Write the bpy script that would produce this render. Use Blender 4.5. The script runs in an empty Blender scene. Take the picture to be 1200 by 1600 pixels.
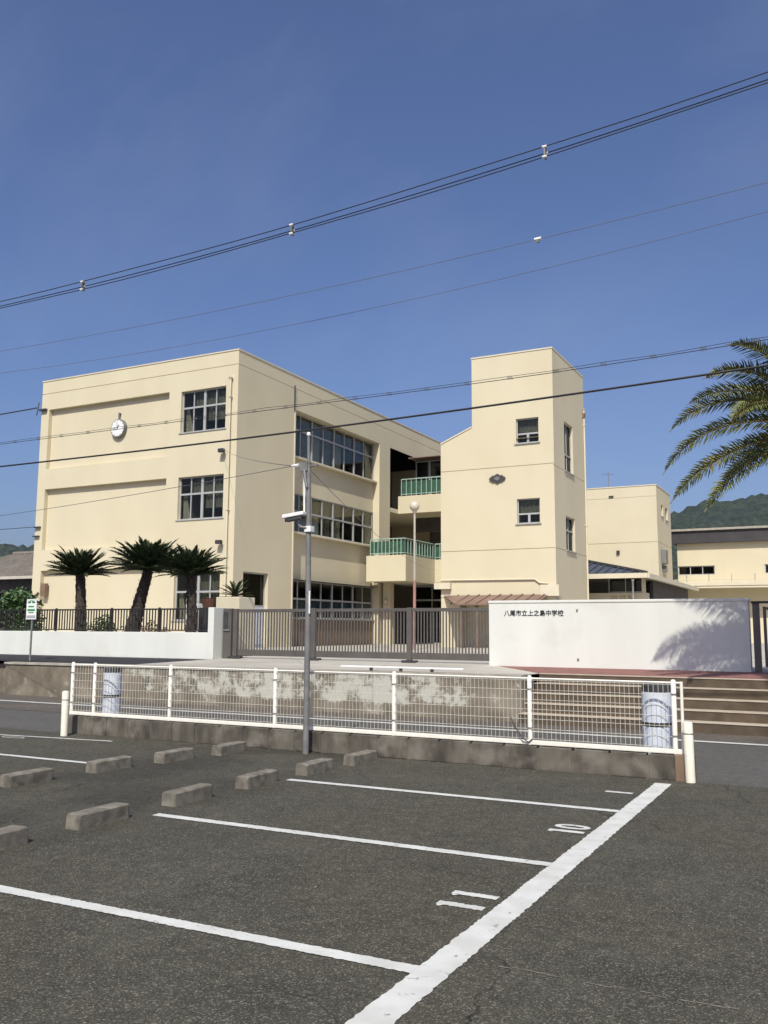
import bpy, bmesh, math, random
from mathutils import Vector, Matrix
random.seed(7)
R_ = math.radians
SC = bpy.context.scene
COL = SC.collection

# ------------------------------------------------------------------ camera
CAM_Z = 1.6
yaw, pit, rol = R_(27.2212), R_(7.4526), R_(0.3219)
fw = Vector((-math.sin(yaw)*math.cos(pit), math.cos(yaw)*math.cos(pit), math.sin(pit)))
rr = Vector((math.cos(yaw), math.sin(yaw), 0)); uu = rr.cross(fw)
r2 = rr*math.cos(rol) + uu*math.sin(rol); u2 = uu*math.cos(rol) - rr*math.sin(rol)
cd = bpy.data.cameras.new('camera'); cam = bpy.data.objects.new('camera', cd); COL.objects.link(cam)
cam.matrix_world = Matrix(((r2.x, u2.x, -fw.x, 0), (r2.y, u2.y, -fw.y, 0), (r2.z, u2.z, -fw.z, CAM_Z), (0, 0, 0, 1)))
cd.sensor_fit = 'VERTICAL'; cd.sensor_height = 24; cd.lens = 1402.75/1600*24; cd.sensor_width = 18
cd.clip_start = 0.05; cd.clip_end = 6000
SC.camera = cam

# ------------------------------------------------------------------ light
SUN = Vector((0.20, -0.62, 0.758)).normalized()
w = bpy.data.worlds.new('World'); SC.world = w; w.use_nodes = True
nt = w.node_tree; bg = nt.nodes['Background']
sky = nt.nodes.new('ShaderNodeTexSky'); sky.sky_type = 'NISHITA'; sky.sun_disc = False
sky.sun_elevation = math.asin(SUN.z); sky.sun_rotation = math.atan2(SUN.x, SUN.y)
sky.air_density = 1.0; sky.dust_density = 2.9; sky.ozone_density = 8.0; sky.altitude = 0
tint = nt.nodes.new('ShaderNodeMix'); tint.data_type = 'RGBA'; tint.blend_type = 'MULTIPLY'; tint.inputs['Factor'].default_value = 1
tint.inputs['B'].default_value = (1.07, 0.965, 1.03, 1); nt.links.new(sky.outputs[0], tint.inputs['A'])
# thin high cirrus veil, everywhere in the sky alike
tc = nt.nodes.new('ShaderNodeTexCoord'); mp_ = nt.nodes.new('ShaderNodeMapping'); mp_.inputs['Rotation'].default_value = (0.3, 0.5, 0.9); mp_.inputs['Scale'].default_value = (1.2, 5.0, 3.0)
cn = nt.nodes.new('ShaderNodeTexNoise'); cn.inputs['Scale'].default_value = 1.1; cn.inputs['Detail'].default_value = 7; cn.inputs['Roughness'].default_value = 0.55
cr_ = nt.nodes.new('ShaderNodeMapRange'); cr_.inputs['From Min'].default_value = 0.48; cr_.inputs['From Max'].default_value = 0.78; cr_.inputs['To Max'].default_value = 0.10
cmx = nt.nodes.new('ShaderNodeMix'); cmx.data_type = 'RGBA'; cmx.inputs['B'].default_value = (5.2, 5.6, 6.2, 1)
nt.links.new(tc.outputs['Generated'], mp_.inputs[0]); nt.links.new(mp_.outputs[0], cn.inputs['Vector']); nt.links.new(cn.outputs['Fac'], cr_.inputs['Value'])
nt.links.new(cr_.outputs[0], cmx.inputs['Factor']); nt.links.new(tint.outputs['Result'], cmx.inputs['A']); nt.links.new(cmx.outputs['Result'], bg.inputs[0]); bg.inputs[1].default_value = 0.112
sl = bpy.data.lights.new('sun', 'SUN'); sl.energy = 4.4; sl.angle = R_(0.53); sl.color = (1.0, 0.975, 0.875)
so = bpy.data.objects.new('sun', sl); COL.objects.link(so)
so.rotation_euler = (-SUN).to_track_quat('-Z', 'Y').to_euler(); so.location = (0, -20, 40)
SC.view_settings.view_transform = 'Standard'; SC.view_settings.look = 'None'
SC.view_settings.exposure = 0.13; SC.view_settings.gamma = 1.0
SC.view_settings.use_curve_mapping = False

# ------------------------------------------------------------------ materials
def mat(name, c1, c2=None, scale=3.0, rough=0.8, bump=0.0, bscale=60.0, detail=4.0, c3=None, s3=0.3, lo=0.35, hi=0.65,
        metallic=0.0, stretch=None, lo3=0.5, hi3=0.75, spec=0.5):
    m = bpy.data.materials.new(name); m.use_nodes = True
    t = m.node_tree; b = t.nodes['Principled BSDF']; L = t.links
    b.inputs['Roughness'].default_value = rough; b.inputs['Metallic'].default_value = metallic
    b.inputs['Specular IOR Level'].default_value = spec
    geo = t.nodes.new('ShaderNodeNewGeometry'); src = geo.outputs['Position']
    def noise(sc, det=detail, strch=None):
        n = t.nodes.new('ShaderNodeTexNoise'); n.inputs['Scale'].default_value = sc; n.inputs['Detail'].default_value = det
        s = src
        if strch:
            mp = t.nodes.new('ShaderNodeMapping'); mp.inputs['Scale'].default_value = strch
            L.new(src, mp.inputs[0]); s = mp.outputs[0]
        L.new(s, n.inputs['Vector']); return n.outputs['Fac']
    def rng(f, a, z):
        q = t.nodes.new('ShaderNodeMapRange'); q.inputs['From Min'].default_value = a; q.inputs['From Max'].default_value = z
        L.new(f, q.inputs['Value']); return q.outputs[0]
    def mix(f, a, z):
        q = t.nodes.new('ShaderNodeMix'); q.data_type = 'RGBA'
        L.new(f, q.inputs['Factor'])
        for s, v in ((q.inputs['A'], a), (q.inputs['B'], z)):
            if isinstance(v, tuple): s.default_value = (*v, 1)
            else: L.new(v, s)
        return q.outputs['Result']
    if c2 is None: b.inputs['Base Color'].default_value = (*c1, 1)
    else:
        c = mix(rng(noise(scale, detail, stretch), lo, hi), c1, c2)
        if c3: c = mix(rng(noise(s3, 5), lo3, hi3), c, c3)
        L.new(c, b.inputs['Base Color'])
    if bump:
        bp = t.nodes.new('ShaderNodeBump'); bp.inputs['Strength'].default_value = bump; bp.inputs['Distance'].default_value = 0.01
        L.new(noise(bscale, 3), bp.inputs['Height']); L.new(bp.outputs[0], b.inputs['Normal'])
    return m

def asphalt(name, dark, light, speck, warm, dirt=False, vs=150):
    m = mat(name, dark, light, 1.6, 0.9, 0, c3=warm, s3=0.5, lo=0.3, hi=0.7, lo3=0.42, hi3=0.7, spec=0.3, detail=7)
    t = m.node_tree; L = t.links; b = t.nodes['Principled BSDF']
    geo = t.nodes.new('ShaderNodeNewGeometry')
    def vor(sc):
        q = t.nodes.new('ShaderNodeTexVoronoi'); q.inputs['Scale'].default_value = sc; L.new(geo.outputs['Position'], q.inputs['Vector']); return q
    def noi(sc, det, vec=None):
        q = t.nodes.new('ShaderNodeTexNoise'); q.inputs['Scale'].default_value = sc; q.inputs['Detail'].default_value = det
        L.new(vec or geo.outputs['Position'], q.inputs['Vector']); return q.outputs['Fac']
    def mr(sock, a_, z_, lo=0.0, hi=1.0, smooth=False):
        q = t.nodes.new('ShaderNodeMapRange'); q.inputs['From Min'].default_value = a_; q.inputs['From Max'].default_value = z_
        q.inputs['To Min'].default_value = lo; q.inputs['To Max'].default_value = hi
        if smooth: q.interpolation_type = 'SMOOTHSTEP'
        L.new(sock, q.inputs['Value']); return q.outputs[0]
    def mth(op, a_, z_):
        q = t.nodes.new('ShaderNodeMath'); q.operation = op
        for k_, v_ in enumerate((a_, z_)):
            if isinstance(v_, (int, float)): q.inputs[k_].default_value = v_
            else: L.new(v_, q.inputs[k_])
        return q.outputs[0]
    v1, v2 = vor(vs), vor(vs*0.6)
    sep = t.nodes.new('ShaderNodeSeparateColor'); L.new(v1.outputs['Color'], sep.inputs[0])
    sep2 = t.nodes.new('ShaderNodeSeparateColor'); L.new(v2.outputs['Color'], sep2.inputs[0])
    stone = mth('MAXIMUM', mr(sep.outputs[0], 0.80, 1.0), mr(sep2.outputs[1], 0.93, 1.02))
    old = b.inputs['Base Color'].links[0].from_socket
    mx = t.nodes.new('ShaderNodeMix'); mx.data_type = 'RGBA'
    L.new(stone, mx.inputs['Factor']); L.new(old, mx.inputs['A']); mx.inputs['B'].default_value = (*speck, 1)
    f = mth('MULTIPLY', mr(sep.outputs[1], 0.0, 0.30, 0.42, 1.0), mr(noi(9, 5), 0.35, 0.65, 0.84, 1.10))
    if dirt:
        sx = t.nodes.new('ShaderNodeSeparateXYZ'); L.new(geo.outputs['Position'], sx.inputs[0])
        band_ = mth('MULTIPLY', mr(sx.outputs[0], -9.2, -7.6, smooth=True), mr(sx.outputs[0], -4.9, -5.9, smooth=True))
        blot = mr(noi(0.9, 6), 0.36, 0.58)
        f = mth('MULTIPLY', f, mr(mth('MULTIPLY', band_, blot), 0, 1, 1.0, 0.68))
        oil = mr(noi(0.62, 3), 0.66, 0.74)
        f = mth('MULTIPLY', f, mr(oil, 0, 1, 1.0, 0.72))
        # hairline cracks, broken up by a second noise
        cv = t.nodes.new('ShaderNodeTexVoronoi'); cv.feature = 'DISTANCE_TO_EDGE'; cv.inputs['Scale'].default_value = 0.42
        nv = t.nodes.new('ShaderNodeTexNoise'); nv.inputs['Scale'].default_value = 2.2; nv.inputs['Detail'].default_value = 6; L.new(geo.outputs['Position'], nv.inputs['Vector'])
        va = t.nodes.new('ShaderNodeVectorMath'); va.operation = 'MULTIPLY_ADD'; va.inputs[1].default_value = (0.5, 0.5, 0.0)
        L.new(nv.outputs['Color'], va.inputs[0]); L.new(geo.outputs['Position'], va.inputs[2]); L.new(va.outputs[0], cv.inputs['Vector'])
        crack = mth('MULTIPLY', mr(cv.outputs['Distance'], 0.0035, 0.001), mr(noi(0.7, 3), 0.5, 0.56))
        f = mth('MULTIPLY', f, mr(crack, 0, 1, 1.0, 0.45))
    ml = t.nodes.new('ShaderNodeMix'); ml.data_type = 'RGBA'; ml.blend_type = 'MULTIPLY'; ml.inputs['Factor'].default_value = 1
    L.new(mx.outputs['Result'], ml.inputs['A']); L.new(f, ml.inputs['B'])
    L.new(ml.outputs['Result'], b.inputs['Base Color'])
    bp = t.nodes.new('ShaderNodeBump'); bp.inputs['Strength'].default_value = 0.5; bp.inputs['Distance'].default_value = 0.007
    L.new(v1.outputs['Distance'], bp.inputs['Height']); L.new(bp.outputs[0], b.inputs['Normal'])
    return m

M = {}
M['asphalt'] = asphalt('lot_asphalt', (0.044, 0.041, 0.031), (0.072, 0.067, 0.050), (0.20, 0.186, 0.14), (0.062, 0.055, 0.038), dirt=True)
M['road'] = asphalt('road_asphalt', (0.088, 0.084, 0.076), (0.108, 0.103, 0.093), (0.16, 0.152, 0.138), (0.09, 0.084, 0.074))
M['shoulder'] = asphalt('shoulder_asphalt', (0.10, 0.085, 0.068), (0.13, 0.11, 0.088), (0.19, 0.17, 0.145), (0.085, 0.075, 0.064))
M['strip'] = asphalt('strip_asphalt', (0.026, 0.026, 0.030), (0.036, 0.036, 0.040), (0.06, 0.06, 0.06), (0.03, 0.029, 0.03))
M['paint'] = mat('road_paint', (0.57, 0.57, 0.525), (0.48, 0.475, 0.435), 5, 0.75, 0.3, 90, c3=(0.24, 0.225, 0.20), s3=17, lo3=0.64, hi3=0.72)
M['cream'] = mat('cream_wall_paint', (0.60, 0.535, 0.378), (0.575, 0.51, 0.358), 0.9, 0.85, 0.12, 120, stretch=(1, 1, 0.3), spec=0.2, c3=(0.555, 0.485, 0.333), s3=0.5, lo3=0.5, hi3=0.85)
M['cream_trim'] = mat('cream_trim_paint', (0.62, 0.56, 0.42), (0.57, 0.51, 0.37), 2, 0.7)
M['white'] = mat('white_wall_paint', (0.655, 0.66, 0.60), (0.61, 0.612, 0.555), 1.6, 0.8, 0.1, 60, stretch=(1, 1, 0.10), c3=(0.56, 0.54, 0.475), s3=1.6, lo3=0.58, hi3=0.85)
M['fence_white'] = mat('cream_fence_paint', (0.78, 0.75, 0.66), (0.72, 0.68, 0.58), 14, 0.5, c3=(0.45, 0.36, 0.25), s3=22, lo3=0.66, hi3=0.8)
M['wire'] = mat('dull_fence_wire', (0.62, 0.59, 0.51), (0.52, 0.49, 0.41), 14, 0.5)
M['bollard'] = mat('bollard_paint', (0.76, 0.72, 0.58), (0.70, 0.655, 0.52), 9, 0.5, c3=(0.5, 0.45, 0.35), s3=16, lo3=0.62, hi3=0.8)
M['concrete'] = mat('curb_concrete', (0.125, 0.108, 0.084), (0.045, 0.039, 0.030), 5, 0.95, 0.5, 80, c3=(0.20, 0.178, 0.145), s3=3.2, lo3=0.5, hi3=0.75, stretch=(1, 1, 0.35))
M['stop'] = mat('wheel_stop_concrete', (0.225, 0.202, 0.158), (0.13, 0.115, 0.09), 9, 0.95, 0.7, 110, c3=(0.055, 0.048, 0.038), s3=6, lo3=0.55, hi3=0.8)
M['yard'] = mat('yard_concrete', (0.45, 0.415, 0.35), (0.37, 0.34, 0.285), 0.8, 0.9, 0.3, 70)
M['coping'] = mat('coping_concrete', (0.38, 0.35, 0.29), (0.27, 0.245, 0.2), 4, 0.9, 0.3, 70)
M['redpave'] = mat('red_paving', (0.235, 0.105, 0.085), (0.19, 0.085, 0.07), 3, 0.9, 0.3, 60)
M['riser'] = mat('brown_riser', (0.105, 0.076, 0.048), (0.066, 0.048, 0.031), 4, 0.9, 0.3, 60)
M['tread'] = mat('step_nosing', (0.45, 0.385, 0.30), (0.36, 0.30, 0.225), 5, 0.9)
M['gate'] = mat('grey_brown_gate_paint', (0.105, 0.094, 0.082), (0.125, 0.113, 0.1), 4, 0.45, metallic=0.3)
M['black'] = mat('black_iron', (0.016, 0.013, 0.012), (0.028, 0.022, 0.018), 6, 0.5)
M['cable'] = mat('black_cable_sheath', (0.012, 0.012, 0.014), (0.02, 0.02, 0.02), 3, 0.6)
M['cable_grey'] = mat('grey_wire', (0.10, 0.10, 0.11), (0.13, 0.13, 0.135), 3, 0.5)
M['steel'] = mat('galvanised_steel', (0.20, 0.195, 0.185), (0.15, 0.146, 0.138), 8, 0.55, metallic=0.1)
M['alu'] = mat('aluminium_frame', (0.42, 0.42, 0.41), (0.37, 0.37, 0.36), 5, 0.45, metallic=0.15)
M['whiteplastic'] = mat('white_plastic', (0.80, 0.79, 0.75), (0.74, 0.73, 0.69), 8, 0.4)
M['darkbox'] = mat('dark_plastic', (0.03, 0.03, 0.032), (0.05, 0.05, 0.05), 8, 0.5)
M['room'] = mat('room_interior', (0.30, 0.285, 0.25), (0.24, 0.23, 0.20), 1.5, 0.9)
M['curtain'] = mat('curtain_cloth', (0.50, 0.48, 0.40), (0.42, 0.40, 0.33), 6, 0.9)
M['curtain_dark'] = mat('dark_blind_cloth', (0.26, 0.255, 0.22), (0.20, 0.196, 0.17), 5, 0.9)
M['curtain_blue'] = mat('blue_board', (0.10, 0.17, 0.27), (0.08, 0.14, 0.23), 2, 0.7)
M['green'] = mat('green_rail_paint', (0.03, 0.10, 0.055), (0.022, 0.06, 0.037), 5, 0.6)
M['greenlight'] = mat('pale_green_rail', (0.33, 0.44, 0.37), (0.28, 0.39, 0.32), 5, 0.5)
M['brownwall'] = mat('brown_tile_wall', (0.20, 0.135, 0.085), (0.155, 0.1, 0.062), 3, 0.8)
M['roofred'] = mat('brown_metal_roof', (0.21, 0.135, 0.10), (0.165, 0.105, 0.078), 2, 0.6)
M['roofgrey'] = mat('blue_grey_metal_roof', (0.075, 0.085, 0.105), (0.055, 0.062, 0.078), 2, 0.5)
M['darkroof'] = mat('dark_fascia', (0.045, 0.04, 0.042), (0.032, 0.028, 0.03), 1.5, 0.7)
M['housetile'] = mat('house_roof_tile', (0.185, 0.16, 0.135), (0.14, 0.12, 0.10), 3, 0.8, c3=(0.21, 0.19, 0.165), s3=0.8)
M['housewall'] = mat('house_wall', (0.085, 0.075, 0.068), (0.06, 0.052, 0.048), 2, 0.8)  # also serves as painted shade on the school's corridor wall and beam
M['palewall'] = mat('pale_house_wall', (0.52, 0.47, 0.40), (0.45, 0.41, 0.34), 2, 0.8)
M['pink'] = mat('pink_pole_paint', (0.36, 0.19, 0.15), (0.30, 0.155, 0.12), 3, 0.5)
M['beigepole'] = mat('beige_pole_paint', (0.45, 0.40, 0.34), (0.38, 0.34, 0.28), 3, 0.5)
M['globe'] = mat('lamp_globe', (0.58, 0.51, 0.40), (0.52, 0.46, 0.36), 3, 0.35)
M['trunk'] = mat('cycad_trunk', (0.060, 0.044, 0.034), (0.028, 0.021, 0.017), 22, 0.95, 0.9, 45, c3=(0.11, 0.085, 0.065), s3=12, lo3=0.55, hi3=0.8)
M['palmtrunk'] = mat('palm_trunk', (0.15, 0.11, 0.075), (0.08, 0.06, 0.042), 14, 0.95, 0.9, 40)
M['leaf_cycad'] = mat('cycad_leaf', (0.020, 0.034, 0.012), (0.036, 0.054, 0.018), 8, 0.6, spec=0.25)
M['leaf_palm'] = mat('palm_leaf', (0.085, 0.108, 0.036), (0.17, 0.172, 0.048), 3.0, 0.62, spec=0.25, c3=(0.32, 0.255, 0.07), s3=1.6, lo3=0.55, hi3=0.8)
M['rachis'] = mat('palm_rachis', (0.24, 0.19, 0.075), (0.16, 0.115, 0.045), 4, 0.6)
M['leaf_shrub'] = mat('shrub_leaf', (0.035, 0.085, 0.025), (0.07, 0.125, 0.035), 5, 0.55, c3=(0.10, 0.13, 0.045), s3=1.6)
M['leaf_red'] = mat('russet_shrub_leaf', (0.16, 0.075, 0.03), (0.09, 0.085, 0.03), 6, 0.6)
M['hill'] = mat('wooded_hill', (0.007, 0.015, 0.009), (0.030, 0.045, 0.023), 0.16, 0.95, c3=(0.007, 0.014, 0.009), s3=0.03, detail=8, lo=0.4, hi=0.6)
M['soil'] = mat('garden_soil', (0.10, 0.075, 0.05), (0.06, 0.046, 0.032), 4, 0.95, 0.5, 30)
M['terracotta'] = mat('terracotta', (0.14, 0.06, 0.042), (0.10, 0.045, 0.032), 6, 0.8)
M['signgreen'] = mat('sign_green', (0.04, 0.26, 0.09), (0.035, 0.23, 0.08), 6, 0.5)
M['ink'] = mat('sign_ink', (0.012, 0.012, 0.012), None, rough=0.6)
M['band'] = mat('pale_band', (0.60, 0.63, 0.68), (0.53, 0.56, 0.62), 9, 0.55, c3=(0.45, 0.48, 0.52), s3=5)
M['bronze'] = mat('bronze_emblem', (0.075, 0.07, 0.068), (0.12, 0.112, 0.105), 18, 0.5, metallic=0.6)
M['ground'] = mat('far_ground', (0.14, 0.13, 0.10), (0.10, 0.10, 0.075), 0.05, 0.95)
M['farfoliage'] = M['leaf_shrub']

def glass(name, tint, gloss=0.18):
    m = bpy.data.materials.new(name); m.use_nodes = True; t = m.node_tree; L = t.links
    t.nodes.remove(t.nodes['Principled BSDF']); out = t.nodes['Material Output']
    tr = t.nodes.new('ShaderNodeBsdfTransparent'); tr.inputs[0].default_value = (*tint, 1)
    gl = t.nodes.new('ShaderNodeBsdfGlossy'); gl.inputs['Roughness'].default_value = 0.03; gl.inputs[0].default_value = (0.9, 0.9, 0.86, 1)
    lw = t.nodes.new('ShaderNodeLayerWeight'); lw.inputs[0].default_value = 0.25
    ad = t.nodes.new('ShaderNodeMath'); ad.operation = 'MULTIPLY_ADD'; ad.inputs[1].default_value = 0.2; ad.inputs[2].default_value = gloss*0.3
    L.new(lw.outputs['Fresnel'], ad.inputs[0])
    mx = t.nodes.new('ShaderNodeMixShader'); L.new(ad.outputs[0], mx.inputs[0]); L.new(tr.outputs[0], mx.inputs[1]); L.new(gl.outputs[0], mx.inputs[2])
    L.new(mx.outputs[0], out.inputs[0]); return m
M['glass'] = glass('window_glass', (0.74, 0.75, 0.71), 0.06)
M['glass_dark'] = glass('tinted_glass', (0.22, 0.24, 0.24), 0.12)

# old retaining wall: grey-brown concrete with flaking whitish paint
def old_wall():
    m = mat('old_painted_concrete', (0.185, 0.155, 0.112), (0.12, 0.10, 0.072), 3.2, 0.95, 0.5, 60, c3=(0.26, 0.225, 0.17), s3=1.5, stretch=(1, 1, 0.7))
    t = m.node_tree; L = t.links; b = t.nodes['Principled BSDF']
    old = b.inputs['Base Color'].links[0].from_socket
    geo = t.nodes.new('ShaderNodeNewGeometry')
    n = t.nodes.new('ShaderNodeTexNoise'); n.inputs['Scale'].default_value = 3.0; n.inputs['Detail'].default_value = 12; n.inputs['Roughness'].default_value = 0.72
    L.new(geo.outputs['Position'], n.inputs['Vector'])
    sx = t.nodes.new('ShaderNodeSeparateXYZ'); L.new(geo.outputs['Position'], sx.inputs[0])
    def cl(sock, a, z):
        q = t.nodes.new('ShaderNodeMapRange'); q.inputs['From Min'].default_value = a; q.inputs['From Max'].default_value = z; q.interpolation_type = 'SMOOTHSTEP'
        L.new(sock, q.inputs['Value']); return q.outputs[0]
    def mul(a, z):
        q = t.nodes.new('ShaderNodeMath'); q.operation = 'MULTIPLY'; L.new(a, q.inputs[0]); L.new(z, q.inputs[1]); return q.outputs[0]
    zone = mul(mul(cl(sx.outputs[0], -16.0, -10.5), cl(sx.outputs[0], -5.4, -7.4)), mul(cl(sx.outputs[2], 0.12, 0.3), cl(sx.outputs[2], 0.84, 0.7)))
    ad = t.nodes.new('ShaderNodeMath'); ad.operation = 'MULTIPLY_ADD'; ad.inputs[1].default_value = 0.17; L.new(zone, ad.inputs[0]); L.new(n.outputs['Fac'], ad.inputs[2])
    f = cl(ad.outputs[0], 0.575, 0.69)
    mx = t.nodes.new('ShaderNodeMix'); mx.data_type = 'RGBA'; L.new(f, mx.inputs['Factor']); L.new(old, mx.inputs['A']); mx.inputs['B'].default_value = (0.44, 0.425, 0.36, 1)
    L.new(mx.outputs['Result'], b.inputs['Base Color']); return m
M['oldwall'] = old_wall()

# ------------------------------------------------------------------ mesh helpers
def wloc(o):
    v = Vector((0, 0, 0))
    while o is not None: v += o.location; o = o.parent
    return v

class MB:
    def __init__(s): s.v = []; s.f = []
    def quad(s, a, b, c, d):
        i = len(s.v); s.v += [tuple(a), tuple(b), tuple(c), tuple(d)]; s.f.append((i, i+1, i+2, i+3)); return s
    def poly(s, pts):
        i = len(s.v); s.v += [tuple(p) for p in pts]; s.f.append(tuple(range(i, i+len(pts)))); return s
    def box(s, x0, x1, y0, y1, z0, z1):
        i = len(s.v)
        s.v += [(x0, y0, z0), (x1, y0, z0), (x1, y1, z0), (x0, y1, z0), (x0, y0, z1), (x1, y0, z1), (x1, y1, z1), (x0, y1, z1)]
        s.f += [tuple(i+k for k in q) for q in ((0, 3, 2, 1), (4, 5, 6, 7), (0, 1, 5, 4), (1, 2, 6, 5), (2, 3, 7, 6), (3, 0, 4, 7))]
        return s
    def obox(s, F, u0, u1, v0, v1, n0, n1):     # box in a frame F = (O, U, V, N)
        O, U, V, N = F; i = len(s.v)
        for (a, b, c) in ((u0, v0, n0), (u1, v0, n0), (u1, v1, n0), (u0, v1, n0), (u0, v0, n1), (u1, v0, n1), (u1, v1, n1), (u0, v1, n1)):
            s.v.append(tuple(O + U*a + V*b + N*c))
        s.f += [tuple(i+k for k in q) for q in ((0, 3, 2, 1), (4, 5, 6, 7), (0, 1, 5, 4), (1, 2, 6, 5), (2, 3, 7, 6), (3, 0, 4, 7))]
        return s
    def prism(s, pts, vec):
        n = len(pts); i = len(s.v); vec = Vector(vec)
        s.v += [tuple(p) for p in pts] + [tuple(Vector(p)+vec) for p in pts]
        s.f.append(tuple(i+k for k in reversed(range(n)))); s.f.append(tuple(i+n+k for k in range(n)))
        for k in range(n): s.f.append((i+k, i+(k+1) % n, i+n+(k+1) % n, i+n+k))
        return s
    def tube(s, pts, rad, seg=8, cap=True):
        pts = [Vector(p) for p in pts]; rads = rad if isinstance(rad, (list, tuple)) else [rad]*len(pts)
        i0 = len(s.v); up = None
        for k, p in enumerate(pts):
            t = (pts[min(k+1, len(pts)-1)] - pts[max(k-1, 0)]).normalized()
            if up is None: up = Vector((0, 0, 1)) if abs(t.z) < 0.9 else Vector((1, 0, 0))
            a = t.cross(up).normalized(); b = a.cross(t).normalized(); up = b
            for j in range(seg):
                an = 2*math.pi*j/seg; s.v.append(tuple(p + (a*math.cos(an)+b*math.sin(an))*rads[k]))
        for k in range(len(pts)-1):
            for j in range(seg):
                q = i0+k*seg; s.f.append((q+j, q+(j+1) % seg, q+seg+(j+1) % seg, q+seg+j))
        if cap:
            s.f.append(tuple(i0+j for j in reversed(range(seg)))); s.f.append(tuple(i0+(len(pts)-1)*seg+j for j in range(seg)))
        return s
    def sphere(s, c, r, seg=14, rings=9, sz=1.0):
        pts = []; rads = []
        for k in range(rings+1):
            a = math.pi*k/rings; pts.append((c[0], c[1], c[2]-math.cos(a)*r*sz)); rads.append(max(math.sin(a)*r, r*0.01))
        return s.tube(pts, rads, seg)
    def mesh(s, name, m, off=Vector((0, 0, 0)), smooth=False, bevel=0):
        me = bpy.data.meshes.new(name)
        me.from_pydata([(a-off.x, b-off.y, c-off.z) for a, b, c in s.v], [], s.f); me.update()
        if bevel or True:
            bm = bmesh.new(); bm.from_mesh(me)
            if bevel:
                bmesh.ops.remove_doubles(bm, verts=bm.verts, dist=1e-5)
                bmesh.ops.bevel(bm, geom=list(bm.edges), offset=bevel, segments=2, affect='EDGES', profile=0.6)
            if len(bm.faces) < 60000 and not getattr(s, 'keep', False): bmesh.ops.recalc_face_normals(bm, faces=bm.faces)
            bm.to_mesh(me); bm.free()
        if smooth:
            for p in me.polygons: p.use_smooth = True
            try: me.set_sharp_from_angle(angle=R_(40))
            except Exception: pass
        if m: me.materials.append(m)
        return me
    def build(s, name, m, parent=None, smooth=False, bevel=0):
        me = s.mesh(name, m, wloc(parent) if parent else Vector((0, 0, 0)), smooth, bevel)
        o = bpy.data.objects.new(name, me); COL.objects.link(o); o.parent = parent
        return o

def tag(o, label=None, cat=None, group=None, kind=None):
    if label: o['label'] = label
    if cat: o['category'] = cat
    if group: o['group'] = group
    if kind: o['kind'] = kind
    return o
def thing(name, loc, label, cat, group=None):
    o = bpy.data.objects.new(name, None); COL.objects.link(o); o.location = loc; o.empty_display_size = 0.2
    return tag(o, label, cat, group)
def inst(name, me, parent=None, loc=(0, 0, 0), rot=(0, 0, 0), scale=(1, 1, 1)):   # loc is relative to the parent
    o = bpy.data.objects.new(name, me); COL.objects.link(o); o.parent = parent; o.location = loc; o.rotation_euler = rot; o.scale = scale
    return o
def copy_tree(o, parent=None):
    c = o.copy(); COL.objects.link(c); c.parent = parent
    for ch in list(o.children): copy_tree(ch, c)
    return c
def struct(name, mb, m, parent=None, **k):
    o = mb.build(name, m, parent, **k)
    if parent is None: o['kind'] = 'structure'
    return o
X = Vector((1, 0, 0)); Y = Vector((0, 1, 0)); Z = Vector((0, 0, 1))

def panel(mb, F, W, H, holes, back=True, thick=0.0):
    """Wall face in frame F with rectangular openings (u0,u1,v0,v1,depth,backed): reveals, and a back face where backed."""
    O, U, V, N = F
    us = sorted({0, W, *[h[0] for h in holes], *[h[1] for h in holes]}); vs = sorted({0, H, *[h[2] for h in holes], *[h[3] for h in holes]})
    P = lambda a, b, c=0: O + U*a + V*b - N*c
    for i in range(len(us)-1):
        for j in range(len(vs)-1):
            cu, cv = (us[i]+us[i+1])/2, (vs[j]+vs[j+1])/2
            if any(h[0] < cu < h[1] and h[2] < cv < h[3] for h in holes): continue
            mb.quad(P(us[i], vs[j]), P(us[i+1], vs[j]), P(us[i+1], vs[j+1]), P(us[i], vs[j+1]))
    for (a, b, c, d, dep, bk) in holes:
        mb.quad(P(a, c), P(b, c), P(b, c, dep), P(a, c, dep)); mb.quad(P(a, d), P(a, d, dep), P(b, d, dep), P(b, d))
        mb.quad(P(a, c), P(a, c, dep), P(a, d, dep), P(a, d)); mb.quad(P(b, c), P(b, d), P(b, d, dep), P(b, c, dep))
        if bk: mb.quad(P(a, c, dep), P(b, c, dep), P(b, d, dep), P(a, d, dep))

def room(parent, F, u0, u1, v0, v1, n0, depth, m=None):
    O, U, V, N = F; mb = MB(); mb.keep = True
    P = lambda a, b, c: O + U*a + V*b + N*c
    n1 = n0-depth; e = 0.06
    u0 -= e; u1 += e; v0 -= e; v1 += e
    mb.quad(P(u0, v0, n1), P(u1, v0, n1), P(u1, v1, n1), P(u0, v1, n1)); mb.quad(P(u0, v0, n0), P(u1, v0, n0), P(u1, v0, n1), P(u0, v0, n1))
    mb.quad(P(u0, v1, n0), P(u1, v1, n0), P(u1, v1, n1), P(u0, v1, n1)); mb.quad(P(u0, v0, n0), P(u0, v1, n0), P(u0, v1, n1), P(u0, v0, n1))
    mb.quad(P(u1, v0, n0), P(u1, v1, n0), P(u1, v1, n1), P(u1, v0, n1))
    return mb.build('room_interior', m or M['room'], parent)

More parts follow.
